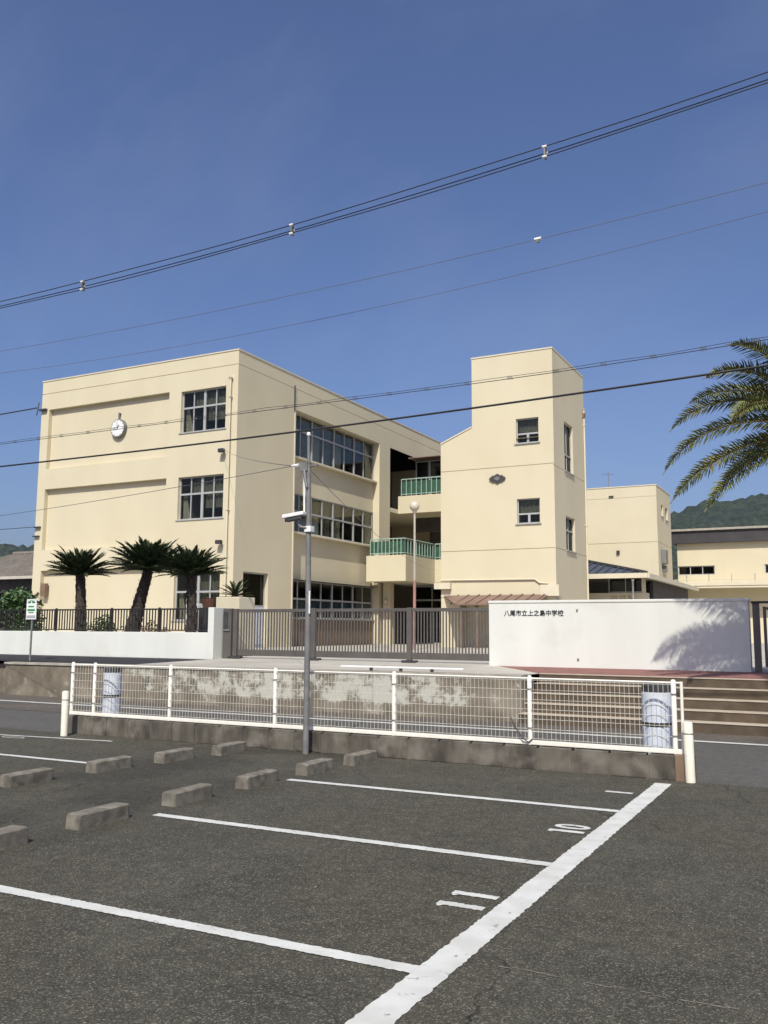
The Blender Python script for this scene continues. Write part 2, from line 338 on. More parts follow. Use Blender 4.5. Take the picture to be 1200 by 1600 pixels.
def window(parent, F, u0, u1, v0, v1, n, ucuts, vcuts, fr=0.05, mull=None, g='glass', curtains=(), sill=True, dark=(), low=False):
    """Framed window: one frame mesh (part), each pane a sub-part. n is the frame's outer plane along N."""
    O, U, V, N = F; mull = mull or {}
    mb = MB(); t = 0.06
    mb.obox(F, u0, u1, v0, v0+fr, n-t, n); mb.obox(F, u0, u1, v1-fr, v1, n-t, n)
    mb.obox(F, u0, u0+fr, v0+fr, v1-fr, n-t, n); mb.obox(F, u1-fr, u1, v0+fr, v1-fr, n-t, n)
    ue = [u0+fr]+list(ucuts)+[u1-fr]; ve = [v0+fr]+list(vcuts)+[v1-fr]
    for c in vcuts: mb.obox(F, u0+fr, u1-fr, c-fr*0.75, c+fr*0.75, n-t, n+0.004)
    for k, c in enumerate(ucuts):
        wd = mull.get(k, fr*0.45)
        mb.obox(F, c-wd, c+wd, v0+fr, (vcuts[0] if low else v1-fr), n-t-0.005, n-0.004+(0.012 if k in mull else 0))
    if sill: mb.obox(F, u0-0.06, u1+0.06, v0-0.045, v0-0.002, n-t, n+0.16)
    w_ = mb.build('window', M['alu'], parent)
    for i in range(len(ue)-1):
        for j in range(len(ve)-1):
            if low and j > 0 and i > 0: continue
            p = MB(); p.obox(F, ue[i], ue[-1] if (low and j > 0) else ue[i+1], ve[j], ve[j+1], n-t*0.6-0.008, n-t*0.6)
            p.build('pane', M[dark.get((i, j), g) if isinstance(dark, dict) else g], w_)
    for (a, b, c, d, top, m_) in curtains:          # wavy curtain behind the glass; 'top' narrows it
        p = MB(); K = max(6, int((b-a)/0.06)); pts = []
        for k in range(K+1):
            f = k/K; off = 0.03*math.sin(k*2.1)-0.16
            pts.append((O+U*(a+(b-a)*f)+V*c+N*(n+off), O+U*(a+(b-a)*f*top)+V*d+N*(n+off)))
        for k in range(K): p.quad(pts[k][0], pts[k+1][0], pts[k+1][1], pts[k][1])
        p.build('curtain', M[m_], w_)
    return w_

# ================================================================== GROUND
HS = 0.86
struct('ground', MB().quad((-1500, -400, -0.06), (1100, -400, -0.06), (1100, 1300, -0.06), (-1500, 1300, -0.06)), M['ground'])
lot = struct('parking_lot', MB().quad((-40, -14, 0), (14, -14, 0), (14, 10.32, 0), (-40, 10.32, 0)), M['asphalt'])
struct('road', MB().quad((-120, 10.32, -0.004), (90, 10.32, -0.004), (90, 14.3, -0.004), (-120, 14.3, -0.004)), M['road'])
struct('road_shoulder', MB().quad((-120, 14.3, -0.008), (90, 14.3, -0.008), (90, 15.9, -0.008), (-120, 15.9, -0.008)), M['shoulder'])
struct('road_patch', MB().quad((-60, 12.5, 0.0005), (-12.2, 12.7, 0.0005), (-12.2, 13.75, 0.0005), (-60, 13.7, 0.0005)), M['shoulder'])
rl = MB(); n = 60
for k in range(n):
    a = -80+k*(130/n); b = a+130/n; rl.quad((a, 14.02, 0.004), (b, 14.02, 0.004), (b, 14.17, 0.004), (a, 14.17, 0.004))
struct('road_edge_line', rl, M['paint'])
# school plateau
struct('school_yard', MB().quad((-120, 18.02, HS), (60, 18.02, HS), (60, 140, HS), (-120, 140, HS)), M['yard'])
struct('asphalt_strip', MB().quad((-120, 15.74, 0.78), (-14.4, 15.74, 0.78), (-13.9, 18.02, HS-0.02), (-120, 18.02, HS-0.02)), M['strip'])
struct('gate_apron', MB().poly([(-14.4, 15.74, 0.784), (-5.2, 15.74, 0.80), (-5.2, 16.5, 0.80), (-6.6, 18.02, HS), (-13.9, 18.02, HS)]), M['yard'])
struct('red_landing', MB().poly([(-5.2, 16.5, 0.801), (6, 16.5, 0.801), (6, 18.02, HS), (-6.6, 18.02, HS)]), M['redpave'])
gd = MB().box(-11.9, -11.8, 15.76, 15.78, 0.7, 0.79)

def jag_strip(p0, p1, wd, z=0.004, n=40, j=0.006):
    p0, p1 = Vector((*p0, z)), Vector((*p1, z)); d = (p1-p0); side = Vector((-d.y, d.x, 0)).normalized()*wd/2; mb = MB()
    A = []; B = []
    for k in range(n+1):
        c = p0+d*(k/n); A.append(c+side*(1+random.uniform(-1, 1)*j/wd*2)); B.append(c-side*(1+random.uniform(-1, 1)*j/wd*2))
    for k in range(n): mb.quad(B[k], B[k+1], A[k+1], A[k])
    return mb
def painted(name, mb): return mb.build(name, M['paint'], lot)
painted('painted_line', jag_strip((-1.83, -8), (-1.83, 10.05), 0.172, n=620, j=0.006))
for yy in (8.33, 6.25, 4.07, 1.97): painted('painted_line', jag_strip((-5.42, yy), (-1.915, yy), 0.10, 0.005, n=190, j=0.005))
for yy in (8.17, 6.07, 3.97): painted('painted_line', jag_strip((-11.6, yy), (-8.05, yy), 0.092, 0.005, n=70, j=0.004))
painted('painted_line', jag_strip((-11.5, 9.62), (-9.4, 9.86), 0.06, 0.005, n=30, j=0.01))
def one(y, x0=-2.25, x1=-1.96, wd=0.07, flag=True):
    mb = jag_strip((x0, y), (x1, y+0.0), wd, 0.005, 22, 0.005)
    if flag: mb.poly([(x0+0.005, y-wd/2, 0.005), (x0+0.05, y-wd/2, 0.005), (x0+0.035, y-wd/2-0.03, 0.005), (x0+0.02, y-wd/2-0.03, 0.005)])
    return mb
def zero(y, x0=-2.25, x1=-1.955, ry=0.082, wd=0.066):
    mb = MB(); cx = (x0+x1)/2; rx = (x1-x0)/2; K = 28
    e = lambda a, k: (cx+math.copysign(abs(math.cos(a))**0.8, math.cos(a))*(rx-k), y+math.sin(a)*(ry-k), 0.005)
    for i in range(K):
        a, b = 2*math.pi*i/K, 2*math.pi*(i+1)/K
        mb.quad(e(a, 0), e(b, 0), e(b, wd*0.8), e(a, wd*0.8))
    return mb
painted('painted_digit', one(5.10)); painted('painted_digit', one(5.335))
painted('painted_digit', one(7.32)); painted('painted_digit', zero(7.50))
painted('painted_digit', one(9.285, -2.26, -1.99, flag=False))
painted('painted_digit', one(3.0)); 
z2 = zero(9.5, -11.2, -10.75, 0.07, 0.03); painted('painted_digit', z2)
# faint seam across the asphalt
sm = MB(); yv = 4.30
for k in range(60):
    x0 = -1.70+k*0.06; y0 = yv+random.uniform(-0.012, 0.012)
    if random.random() < 0.7: sm.quad((x0, y0, 0.003), (x0+0.06, y0+0.002, 0.003), (x0+0.06, y0+0.010, 0.003), (x0, y0+0.012, 0.003))
sm.build('asphalt_seam', M['stop'], lot)
# loose grit and a few dropped leaves
gr = MB()
for k in range(420):
    x0 = random.uniform(-9, 1.5); y0 = random.uniform(2.2, 10.2); r = random.uniform(0.003, 0.008); a = random.random()*6
    if k % 4 == 0: y0 = 10.25-random.random()**2*0.25
    gr.prism([(x0+r*math.cos(a+q*2.1), y0+r*math.sin(a+q*2.1), 0.001) for q in range(3)], (0, 0, r*0.7))
o = gr.build('loose_grit', M['stop']); tag(o, 'scattered pale grit lying on the dark asphalt of the car park', 'grit', kind='stuff')

# ---- wheel stops: two rows back to back
def stop_mesh(seed):
    random.seed(seed); mb = MB(); L_, w0, w1, h = 0.56, 0.080, 0.070, 0.122
    ch = 0.012
    sec = [(-w0, 0), (w0, 0), (w1+0.006, h-ch), (w1-ch*0.6, h), (-w1+ch*0.6, h), (-w1-0.006, h-ch)]
    n = len(sec); ys = [-L_/2, -L_/2+0.018, -0.1, 0.1, L_/2-0.018, L_/2]
    for yy in ys:
        sh = 0.93 if abs(yy) > L_/2-0.01 else 1
        for (x, z) in sec: mb.v.append((x*sh+random.uniform(-.002, .002), yy, z*(1 if sh == 1 else 0.965)+random.uniform(-.002, .002)*(z > 0)))
    for k in range(len(ys)-1):
        for j in range(n): mb.f.append((k*n+j, k*n+(j+1) % n, (k+1)*n+(j+1) % n, (k+1)*n+j))
    mb.f.append(tuple(reversed(range(n)))); mb.f.append(tuple((len(ys)-1)*n+j for j in range(n)))
    random.seed(seed+100)
    return mb.mesh('wheel_stop', M['stop'])
smesh = [stop_mesh(k) for k in range(4)]
front = [(4.72, 'cut off by the left edge of the photo'), (5.76, 'largest and nearest one seen whole, left of the white line'), (6.87, 'just beyond the white line between stalls ten and eleven'),
         (7.92, 'between the two painted stall lines, middle of the near row'), (8.92, 'at the far end of the stall line below the camera pole'), (9.80, 'close to the block curb, farthest of the near row')]
fx = [-5.62, -5.60, -5.58, -5.53, -5.45, -5.34]
for k, (y, d) in enumerate(front):
    o = inst('wheel_stop', smesh[k % 4], None, (fx[k], y, 0), (0, 0, R_(random.uniform(-1.5, 1.5))))
    tag(o, 'concrete wheel stop '+d, 'wheel stop', 'concrete wheel stops in the car park')
back = [(6.84, 'of the far row at the left edge, nearest of that row'), (7.93, 'of the far row touching the end of a painted line'), (8.86, 'of the far row, dark and mossy, third along'),
        (9.72, 'of the far row standing nearest the block curb')]
for k, (y, d) in enumerate(back):
    o = inst('wheel_stop', smesh[(k+2) % 4], None, ([-7.66, -7.58, -7.42, -7.24][k], y, 0), (0, 0, R_(random.uniform(-2, 2))))
    tag(o, 'concrete wheel stop '+d, 'wheel stop', 'concrete wheel stops in the car park')

# ================================================================== BLOCK CURB + MESH FENCE
cx0, cx1 = -10.78, -1.62
bw = thing('block_curb', ((cx0+cx1)/2, 10.4, 0), 'low stained concrete block curb carrying the white mesh fence', 'curb wall')
bl = MB().box(-0.192, 0.192, -0.075, 0.075, 0.0, 0.262).mesh('block', M['concrete'], bevel=0.008)
nb = int((cx1-cx0)/0.4); 
for k in range(nb):
    inst('block', bl, bw, (cx0+0.2+k*((cx1-cx0)/nb)-(cx0+cx1)/2, random.uniform(-.004, .004), random.uniform(-.004, .003)))
MB().box(cx0+0.01, cx1-0.01, 10.335, 10.465, -0.02, 0.235).build('mortar', M['concrete'], bw)
MB().box(cx1-0.13, cx1+0.06, 10.30, 10.50, -0.02, 0.275).build('end_pier', M['brownwall'], bw, bevel=0.008)

mf = thing('mesh_fence', (-6.2, 10.4, 0.27), 'cream white welded wire mesh fence along the edge of the car park', 'fence')
posts = [-10.77, -10.31, -8.83, -7.0, -5.19, -3.40, -1.755]
pm = MB().tube([(0, 0, 0), (0, 0, 0.785), (0, 0, 0.80)], [0.028, 0.028, 0.016], 12).mesh('post', M['fence_white'], smooth=True)
for x in posts: inst('post', pm, mf, (x+6.2, 0, 0))
MB().tube([(-1.67, 10.4, 0.29), (-1.67, 10.4, 1.05)], 0.017, 8).build('post', M['fence_white'], mf, smooth=True)
MB().box(-10.79, -1.66, 10.372, 10.428, 0.272, 0.322).build('bottom_rail', M['fence_white'], mf, bevel=0.008)
MB().tube([(-10.77, 10.4, 1.035), (-1.67, 10.4, 1.035)], 0.012, 6).build('top_rail', M['fence_white'], mf, smooth=True)
for a, b in zip(posts[:-1], posts[1:]):
    wm = MB(); nx = max(4, int((b-a)/0.052)); y0 = 10.375
    for k in range(1, nx):
        x = a+(b-a)*k/nx; wm.box(x-0.0020, x+0.0020, y0-0.0020, y0+0.0020, 0.325, 1.03)
    for k in range(7):
        zz = 0.345+k*0.112; wm.box(a+0.02, b-0.02, y0-0.0085, y0-0.003, zz-0.0023, zz+0.0023)
    o = wm.build('wire_mesh', M['wire'], mf); o['kind'] = 'stuff'
# coupling bands and the chain hanging on the post by the fifth panel
for x in posts:
    for zz in (0.45, 0.9): MB().tube([(x, 10.4, zz), (x, 10.4, zz+0.02)], 0.031, 10).build('clamp', M['steel'], mf)
MB().tube([(-3.62, 10.34, 0.58), (-3.55, 10.33, 0.46), (-3.47, 10.33, 0.35), (-3.41, 10.36, 0.30), (-3.36, 10.37, 0.34)], 0.008, 5).build('chain', M['black'], mf)

for (x, y, h, lab) in ((-1.59, 10.28, 0.635, 'cream painted steel bollard at the right end of the mesh fence'), (-10.50, 10.02, 0.66, 'cream painted steel bollard at the left end of the mesh fence')):
    b = thing('bollard', (x, y, 0), lab, 'bollard', 'cream bollards at the fence ends')
    MB().tube([(x, y, -0.02), (x-0.01, y, h-0.02), (x-0.01, y, h-0.006), (x-0.01, y, h)], [0.052, 0.052, 0.045, 0.02], 20).build('post', M['bollard'], b, smooth=True)
    MB().tube([(x-0.008, y, h*0.79), (x-0.008, y, h*0.81)], 0.0535, 20).build('band', M['steel'], b, smooth=True)
for (x, r, lab) in ((-10.28, 0.135, 'dark round marker post with two pale bands behind the left part of the mesh fence'), (-2.0, 0.165, 'dark round marker post with two pale bands behind the right end of the mesh fence')):
    b = thing('marker_post', (x, 10.74, 0), lab, 'marker post', 'banded marker posts behind the mesh fence')
    MB().tube([(x, 10.74, -0.02), (x, 10.74, 0.98), (x, 10.74, 1.0)], [r, r, r*0.85], 22).build('core', M['darkbox'], b, smooth=True)
    MB().tube([(x, 10.74, 0.575), (x, 10.74, 0.91)], r+0.006, 22).build('band', M['band'], b, smooth=True)
    MB().tube([(x, 10.74, 0.10), (x, 10.74, 0.525)], r+0.006, 22).build('band', M['band'], b, smooth=True)

# ---- pole with security camera
px, py = -6.335, 10.14
cp = thing('steel_pole', (px, py, 0), 'slim grey steel pole standing in the car park before the block curb', 'pole')
MB().tube([(px, py, -0.02), (px, py, 2.0), (px-0.028, py, 3.80)], [0.041, 0.037, 0.033], 16).build('shaft', M['steel'], cp, smooth=True)
MB().tube([(px-0.028, py, 3.80), (px-0.035, py, 4.2)], [0.022, 0.019], 12).build('upper_shaft', M['steel'], cp, smooth=True)
MB().tube([(px-0.035, py, 4.2), (px-0.035, py, 4.235), (px-0.035, py, 4.245)], [0.027, 0.027, 0.018], 14).build('cap', M['whiteplastic'], cp, smooth=True)
MB().tube([(px-0.065, py-0.03, 3.13), (px-0.075, py-0.03, 3.62)], 0.014, 8).build('conduit', M['whiteplastic'], cp, smooth=True)
MB().tube([(px+0.04, py-0.03, 1.80), (px+0.036, py-0.03, 2.10)], 0.011, 8).build('conduit', M['whiteplastic'], cp, smooth=True)
bk = MB().box(px-0.20, px+0.12, py-0.02, py+0.02, 3.77, 3.79)
bk.box(px-0.14, px-0.02, py-0.05, py+0.05, 3.71, 3.83)
bk.tube([(px-0.07, py-0.04, 3.72), (px-0.05, py-0.05, 3.60), (px-0.02, py-0.05, 3.48)], 0.02, 6)
bk.tube([(px-0.1, py-0.04, 3.70), (px-0.15, py-0.06, 3.60), (px-0.09, py-0.05, 3.55)], 0.008, 6)
bk.build('wire_clamp', M['steel'], cp)
MB().tube([(px-0.30, py, 3.805), (px-0.18, py, 3.80)], [0.012, 0.03], 8).build('insulator', M['whiteplastic'], cp, smooth=True)
sc = thing('security_camera', (px-0.05, py, 3.0), 'white boxy security camera with sunshield mounted on the grey pole', 'camera')
d = Vector((-0.955, -0.15, -0.135)).normalized(); s_ = d.cross(Z).normalized(); v_ = s_.cross(d).normalized()
F = (Vector((px-0.03, py-0.10, 3.10)), d, v_, s_)
MB().obox(F, -0.02, 0.29, 0.0, 0.05, -0.06, 0.06).build('sunshield', M['whiteplastic'], sc, bevel=0.012)
MB().obox(F, 0.02, 0.25, -0.05, -0.004, -0.045, 0.045).build('housing', M['darkbox'], sc, bevel=0.01)
O_ = F[0]+d*0.25-v_*0.028
MB().tube([O_, O_+d*0.02], 0.022, 12).build('lens', M['black'], sc, smooth=True)
MB().tube([(px, py-0.03, 2.93), (px-0.09, py-0.08, 2.95), (px-0.14, py-0.10, 3.02)], 0.02, 8).build('bracket', M['steel'], sc, smooth=True)
MB().box(px-0.05, px+0.05, py-0.055, py+0.05, 2.88, 2.96).build('clamp', M['whiteplastic'], sc, bevel=0.008)

# ================================================================== RETAINING WALL, STEPS
rw = thing('retaining_wall', (-11.7, 15.5, 0), 'old concrete retaining wall with flaking white paint across the road', 'wall')
MB().prism([(-18.3, 15.5, -0.02), (-5.2, 15.5, -0.02), (-5.2, 15.5, 0.765), (-18.3, 15.5, 0.715)], (0, 0.24, 0)).build('wall', M['oldwall'], rw)
MB().prism([(-18.33, 15.47, 0.715), (-5.2, 15.47, 0.765), (-5.2, 15.47, 0.815), (-18.33, 15.47, 0.765)], (0, 0.28, 0)).build('coping', M['coping'], rw)
MB().prism([(-80, 15.9, -0.02), (-18.3, 15.9, -0.02), (-18.3, 15.9, 0.70), (-80, 15.9, 0.62)], (0, 0.2, 0)).build('wall', M['oldwall'], rw)
kb = thing('kerb_rail', (-7.6, 15.6, 0.81), 'long white rail lying on the wall top before the gate', 'rail')
MB().box(-8.95, -6.35, 15.565, 15.615, 0.866, 0.898).build('bar', M['whiteplastic'], kb, bevel=0.006)
for x in (-8.28, -7.64, -6.99): MB().box(x-0.03, x+0.03, 15.575, 15.605, 0.80, 0.866).build('bracket', M['darkbox'], kb)
st = thing('entrance_steps', (-2, 15.9, 0), 'wide brown steps with pale nosings leading up to the red landing', 'steps')
for k in range(5):
    z0, z1, y0 = 0.16*k, 0.16*(k+1), 15.3+0.3*k
    MB().box(-5.2, -0.78, y0, 16.5+0.02, z0-0.02 if k == 0 else z0, z1-0.014).build('step', M['riser'], st)
    MB().box(-5.21, -0.78, y0-0.012, y0+(0.31 if k < 4 else 0.25), z1-0.014, z1+(0 if k < 4 else 0.004)).build('nosing', M['tread'], st, bevel=0.006)

# ================================================================== WALLS, GATES AND IRON FENCE AT THE STREET EDGE
gw = thing('garden_wall', (-25, 18.1, HS), 'long low white garden wall with a tall end pillar beside the gate', 'wall')
MB().box(-60, -14.16, 18.0, 18.36, 0.84, 1.50).build('wall', M['white'], gw, bevel=0.012)
MB().box(-14.16, -13.98, 17.995, 18.46, 0.84, 2.12).build('pillar', M['white'], gw, bevel=0.012)
MB().box(-60, -14.18, 18.04, 18.36, 0.70, 0.838).build('footing', M['coping'], gw)
fe = thing('iron_fence', (-20, 18.2, 1.5), 'black iron railing standing on the low white garden wall', 'fence')
MB().box(-36, -14.17, 18.18, 18.22, 2.07, 2.11).build('top_rail', M['black'], fe)
MB().box(-36, -14.17, 18.18, 18.22, 1.535, 1.565).build('bottom_rail', M['black'], fe)
bm_ = MB().box(-0.012, 0.012, -0.012, 0.012, 0.065, 0.575).mesh('bar', M['black'])
k = 0; x = -14.27
while x > -27.5:
    inst('bar', bm_, fe, (x+20, 0, 0)); x -= 0.098
rest = MB()
while x > -36: rest.box(x-0.012, x+0.012, 18.188, 18.212, 1.565, 2.075); x -= 0.098
o = rest.build('bar_run', M['black'], fe); o['kind'] = 'stuff'
pmm = MB().box(-0.022, 0.022, -0.022, 0.022, 0.0, 0.635).mesh('fence_post', M['black'])
for x in (-15.9, -17.55, -19.6, -21.6, -23.6, -25.6, -28, -30, -32): inst('fence_post', pmm, fe, (x+20, 0, 0))

def gate(name, x0, x1, y, zb, zt, label, post_l, nb, feet=True):
    g = thing(name, ((x0+x1)/2, y, zb), label, 'gate', 'sliding gate leaves across the entrance')
    MB().box(x0, x1, y-0.025, y+0.025, zt-0.075, zt).build('top_rail', M['gate'], g, bevel=0.006)
    MB().box(x0, x1, y-0.025, y+0.025, zb, zb+0.15).build('bottom_rail', M['gate'], g, bevel=0.006)
    me = MB().box(-0.0135, 0.0135, -0.012, 0.012, zb+0.15-zb, zt-0.075-zb).mesh('bar', M['gate'])
    n = nb
    for k in range(1, n):
        xx = x0+(x1-x0)*k/n; inst('bar', me, g, (xx-(x0+x1)/2, 0, 0))
    for xx, wdt in post_l:
        MB().box(xx-wdt/2, xx+wdt/2, y-0.045, y+0.045, zb-0.02, zt+0.012).build('post', M['gate'], g, bevel=0.006)
        if feet: MB().box(xx-wdt/2-0.12, xx+wdt/2+0.12, y-0.07, y+0.07, zb-0.07, zb-0.022).build('foot', M['darkbox'], g, bevel=0.01)
    return g
gate('sliding_gate', -13.52, -11.40, 18.4, 0.94, 2.08, 'grey brown barred gate leaf beside the white wall pillar, left of three', [(-13.60, 0.12)], 26)
gate('sliding_gate', -11.26, -8.86, 18.4, 0.94, 2.08, 'grey brown barred gate leaf behind the steel pole, middle of three', [(-11.33, 0.13)], 30)
gate('sliding_gate', -8.74, -6.76, 18.4, 0.94, 2.08, 'grey brown barred gate leaf running behind the school name wall, right of three', [(-8.80, 0.12)], 26)
gp = thing('gate_post', (-13.82, 18.4, HS), 'broad grey brown steel gate post with a latch box against the white pillar', 'post')
MB().box(-13.95, -13.70, 18.33, 18.47, HS, 2.10).build('post', M['gate'], gp, bevel=0.01)
MB().box(-13.93, -13.80, 18.31, 18.328, 1.62, 2.02).build('letter_box', M['darkbox'], gp, bevel=0.006)
MB().box(-13.95, -13.72, 18.30, 18.328, 1.545, 1.575).build('latch', M['steel'], gp, bevel=0.005)
rt = struct('gate_track', MB().box(-13.4, -6.75, 18.36, 18.46, HS-0.02, HS+0.012), M['alu'])

nw = thing('name_wall', (-4.2, 18.1, HS), 'white school name wall with black lettering beside the gate', 'wall')
MB().box(-6.75, -1.64, 18.0, 18.28, 0.80, 2.16).build('wall', M['white'], nw)
MB().box(-6.765, -1.625, 17.985, 18.295, 2.16, 2.215).build('coping', M['white'], nw, bevel=0.012)
for zz in (2.01, 1.03): MB().tube([(-4.86, 17.975, zz), (-4.86, 18.001, zz)], 0.02, 10).build('bolt', M['steel'], nw)
chars = '八尾市立上之島中学校'
for k, ch in enumerate(chars):
    cu = bpy.data.curves.new('letter', 'FONT'); cu.body = ch; cu.size = 0.128; cu.extrude = 0.004; cu.offset = 0.0012; cu.align_x = 'CENTER'
    to = bpy.data.objects.new('letter_tmp', cu); COL.objects.link(to)
    dg = bpy.context.evaluated_depsgraph_get(); me = bpy.data.meshes.new_from_object(to.evaluated_get(dg)); me.name = 'letter'
    bpy.data.objects.remove(to); me.materials.clear(); me.materials.append(M['ink'])
    o = inst('letter', me, nw, (-6.35+k*0.1275+4.2, -0.1055, 1.905-HS), (R_(90), 0, 0))
sg = thing('side_gate', (-0.6, 18.1, HS), 'dark grey barred side gate at the right end of the name wall', 'gate')
MB().box(-1.58, -1.46, 18.06, 18.18, HS, 2.12).build('post', M['gate'], sg, bevel=0.008)
MB().box(-1.60, 1.2, 18.03, 18.22, 2.12, 2.16).build('head_rail', M['black'], sg)
for (z0, z1) in ((2.0, 2.05), (1.0, 1.06)): MB().box(-1.38, 0.9, 18.09, 18.14, z0, z1).build('rail', M['gate'], sg)
me = MB().box(-0.014, 0.014, -0.012, 0.012, 0.2, 1.14).mesh('bar', M['gate'])
for k in range(30): inst('bar', me, sg, (-1.36+0.6+k*0.075, 0.015, 0))
MB().box(-1.40, -1.35, 18.085, 18.145, 0.95, 2.06).build('stile', M['gate'], sg)

# ---- school zone sign
sg2 = thing('zone_sign', (-18.05, 16.0, 0.78), 'small white sign plate with green print on a thin pole before the garden wall', 'sign')
MB().tube([(-18.05, 16, 0.7), (-18.05, 16, 2.3)], 0.024, 10).build('pole', M['steel'], sg2, smooth=True)
pl = MB().box(-18.22, -17.88, 15.955, 15.972, 1.80, 2.30).build('plate', M['whiteplastic'], sg2)
gm = MB()
for (a, b, c, d_) in ((-.12, -.02, .40, .44), (.02, .12, .40, .44), (-.10, .10, .30, .335), (-.13, .13, .205, .255), (-.09, .09, .155, .18)):
    gm.box(-18.05+a, -18.05+b, 15.950, 15.9535, 1.80+c, 1.80+d_)
for k in range(9):
    a = math.pi*k/8; gm.box(-18.05+0.10*math.cos(a)-0.012, -18.05+0.10*math.cos(a)+0.012, 15.950, 15.9535, 2.20+0.05*math.sin(a), 2.215+0.055*math.sin(a))
gm.build('print', M['signgreen'], sg2)
MB().box(-18.20, -17.90, 15.9505, 15.9535, 1.83, 1.90).build('print', M['alu'], sg2)

# ================================================================== MAIN SCHOOL BLOCK
xl, xr, yf, yb, zt = -31.72, -20.9, 28.0, 62.0, 12.56
sb = thing('school_building', ((xl+xr)/2, 45, HS), 'cream three storey school block with a clock wall and long window bands', 'building')
Ff = (Vector((xl, yf, HS)), X, Z, -Y)          # front, facing the street
u = lambda x: x-xl
v = lambda z: z-HS
holes = [(u(-23.74), u(-21.48), v(9.46), v(11.18), 0.19, False), (u(-23.74), u(-21.48), v(5.90), v(7.63), 0.19, False), (u(-23.78), u(-21.52), v(1.9), v(3.78), 0.19, False),
         (u(-31.25), u(-24.37), v(8.55), v(11.25), 0.20, True), (u(-31.25), u(-24.37), v(4.95), v(7.65), 0.20, True), (u(-31.22), u(-24.36), v(0.95), v(4.05), 0.20, True),
         (0, xr-xl, v(11.98), v(12.005), 0.025, True)]
wl = MB(); panel(wl, Ff, xr-xl, zt-HS, holes)
# side facing the yard
Fs = (Vector((xr, yf, HS)), Y, Z, X)
s = lambda y: y-yf
DEP = 0.36
sh = [(s(28.65), s(30.36), 0.0, v(3.82), 0.22, False), (s(32.2), s(40.1), 0.0, v(3.70), DEP, False),
      (s(32.2), s(40.1), v(3.78), v(4.85+2.65), DEP, False), (s(32.2), s(40.1), v(8.40-0.9), v(11.06), DEP, False),
      (s(41.3), s(47.9), 0, v(11.06), 3.2, False), (0, s(62), v(11.98), v(12.005), 0.025, True)]
sh[2] = (s(32.2), s(40.1), v(3.70), v(11.06), DEP, False); sh[1] = (s(32.2), s(40.1), 0.0, v(3.70), DEP, False); del sh[3]
panel(wl, Fs, yb-yf, zt-HS, sh)
# other sides and the roof
wl.quad((xl, yf, HS), (xl, yb, HS), (xl, yb, zt), (xl, yf, zt)); wl.quad((xl, yb, HS), (xr, yb, HS), (xr, yb, zt), (xl, yb, zt))
wl.keep = True
wl.build('wall', M['cream'], sb)
MB().box(xl+0.02, xr-0.02, yf+0.02, yb-0.02, zt-0.5, zt-0.02).build('roof', M['coping'], sb)
MB().box(xl-0.025, xr+0.025, yf-0.025, yf+0.2, zt, zt+0.05).box(xr-0.2, xr+0.025, yf+0.2, yb, zt, zt+0.05).build('coping', M['cream_trim'], sb)
# front windows
for (z0, z1, xo) in ((9.46, 11.18, 0), (5.90, 7.63, 0), (1.9, 3.78, -0.04)):
    a, b = u(-23.74+xo), u(-21.48+xo); zs = z0+(z1-z0)*0.60
    window(sb, Ff, a, b, v(z0), v(z1), -0.125, [a+0.565, (a+b)/2, b-0.565], [v(zs)], 0.05, {1: 0.055}, 'glass',
           curtains=[(a+0.06, a+0.46, v(z0)+0.06, v(zs)-0.05, 0.45, 'curtain'), (a+0.55, b-0.06, v(zs)+0.05, v(z1)-0.06, 1.0, 'curtain_dark'), (a+1.2, b-0.1, v(z0)+0.45, v(zs)-0.03, 1.0, 'curtain_dark')])
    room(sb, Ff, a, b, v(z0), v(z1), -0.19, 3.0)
# window bands on the yard side: recessed spandrel wall, sill ledge, windows
sp = MB()
def band(y0, y1, z0, z1): sp.quad((xr-DEP+0.0, y0, z0), (xr-DEP, y1, z0), (xr-DEP, y1, z1), (xr-DEP, y0, z1))
band(32.2, 40.1, 3.70, 5.80); band(32.2, 40.1, 7.50, 9.12); sp.keep = True
sp.build('spandrel', M['cream'], sb)
for zz in (9.06, 5.74): MB().box(xr-DEP+0.002, xr-DEP+0.235, 32.22, 40.08, zz-0.05, zz+0.04).build('sill', M['cream_trim'], sb, bevel=0.01)
MB().box(xr-DEP+0.002, xr-0.08, 32.21, 40.09, 8.34, 8.42).box(xr-DEP+0.002, xr-0.08, 32.21, 40.09, 4.62, 4.70)
Fb = (Vector((xr-DEP, yf, HS)), Y, Z, X)
def lowpanes(n, lo, m_): return {(i, lo): m_ for i in range(n)}
cuts = [s(32.2)+7.9*k/8 for k in range(1, 8)]
for (z0, z1, tr) in ((9.12, 11.06, 10.35), (5.80, 7.50, 6.72)):
    cs = [(s(32.2)+7.9*(k+0.06)/8, s(32.2)+7.9*(k+0.94)/8, v(z0)+0.06, v(tr)-0.04, 1.0, m_) for k, m_ in ((0, 'curtain_dark'), (1, 'curtain_dark'), (2, 'curtain'), (3, 'curtain_dark'), (4, 'curtain'))]
    cs += [(s(32.2)+7.9*(k+0.06)/8, s(32.2)+7.9*(k+0.94)/8, v(tr)+0.05, v(z1)-0.05, 1.0, 'curtain_dark') for k in range(8)]
    window(sb, Fb, s(32.2), s(40.1), v(z0), v(z1), -0.02, cuts, [v(tr)], 0.05, {1: 0.04, 3: 0.04, 5: 0.04}, 'glass', curtains=cs, sill=False)
    room(sb, Fb, s(32.2), s(40.1), v(z0), v(z1), -0.08, 4.0)
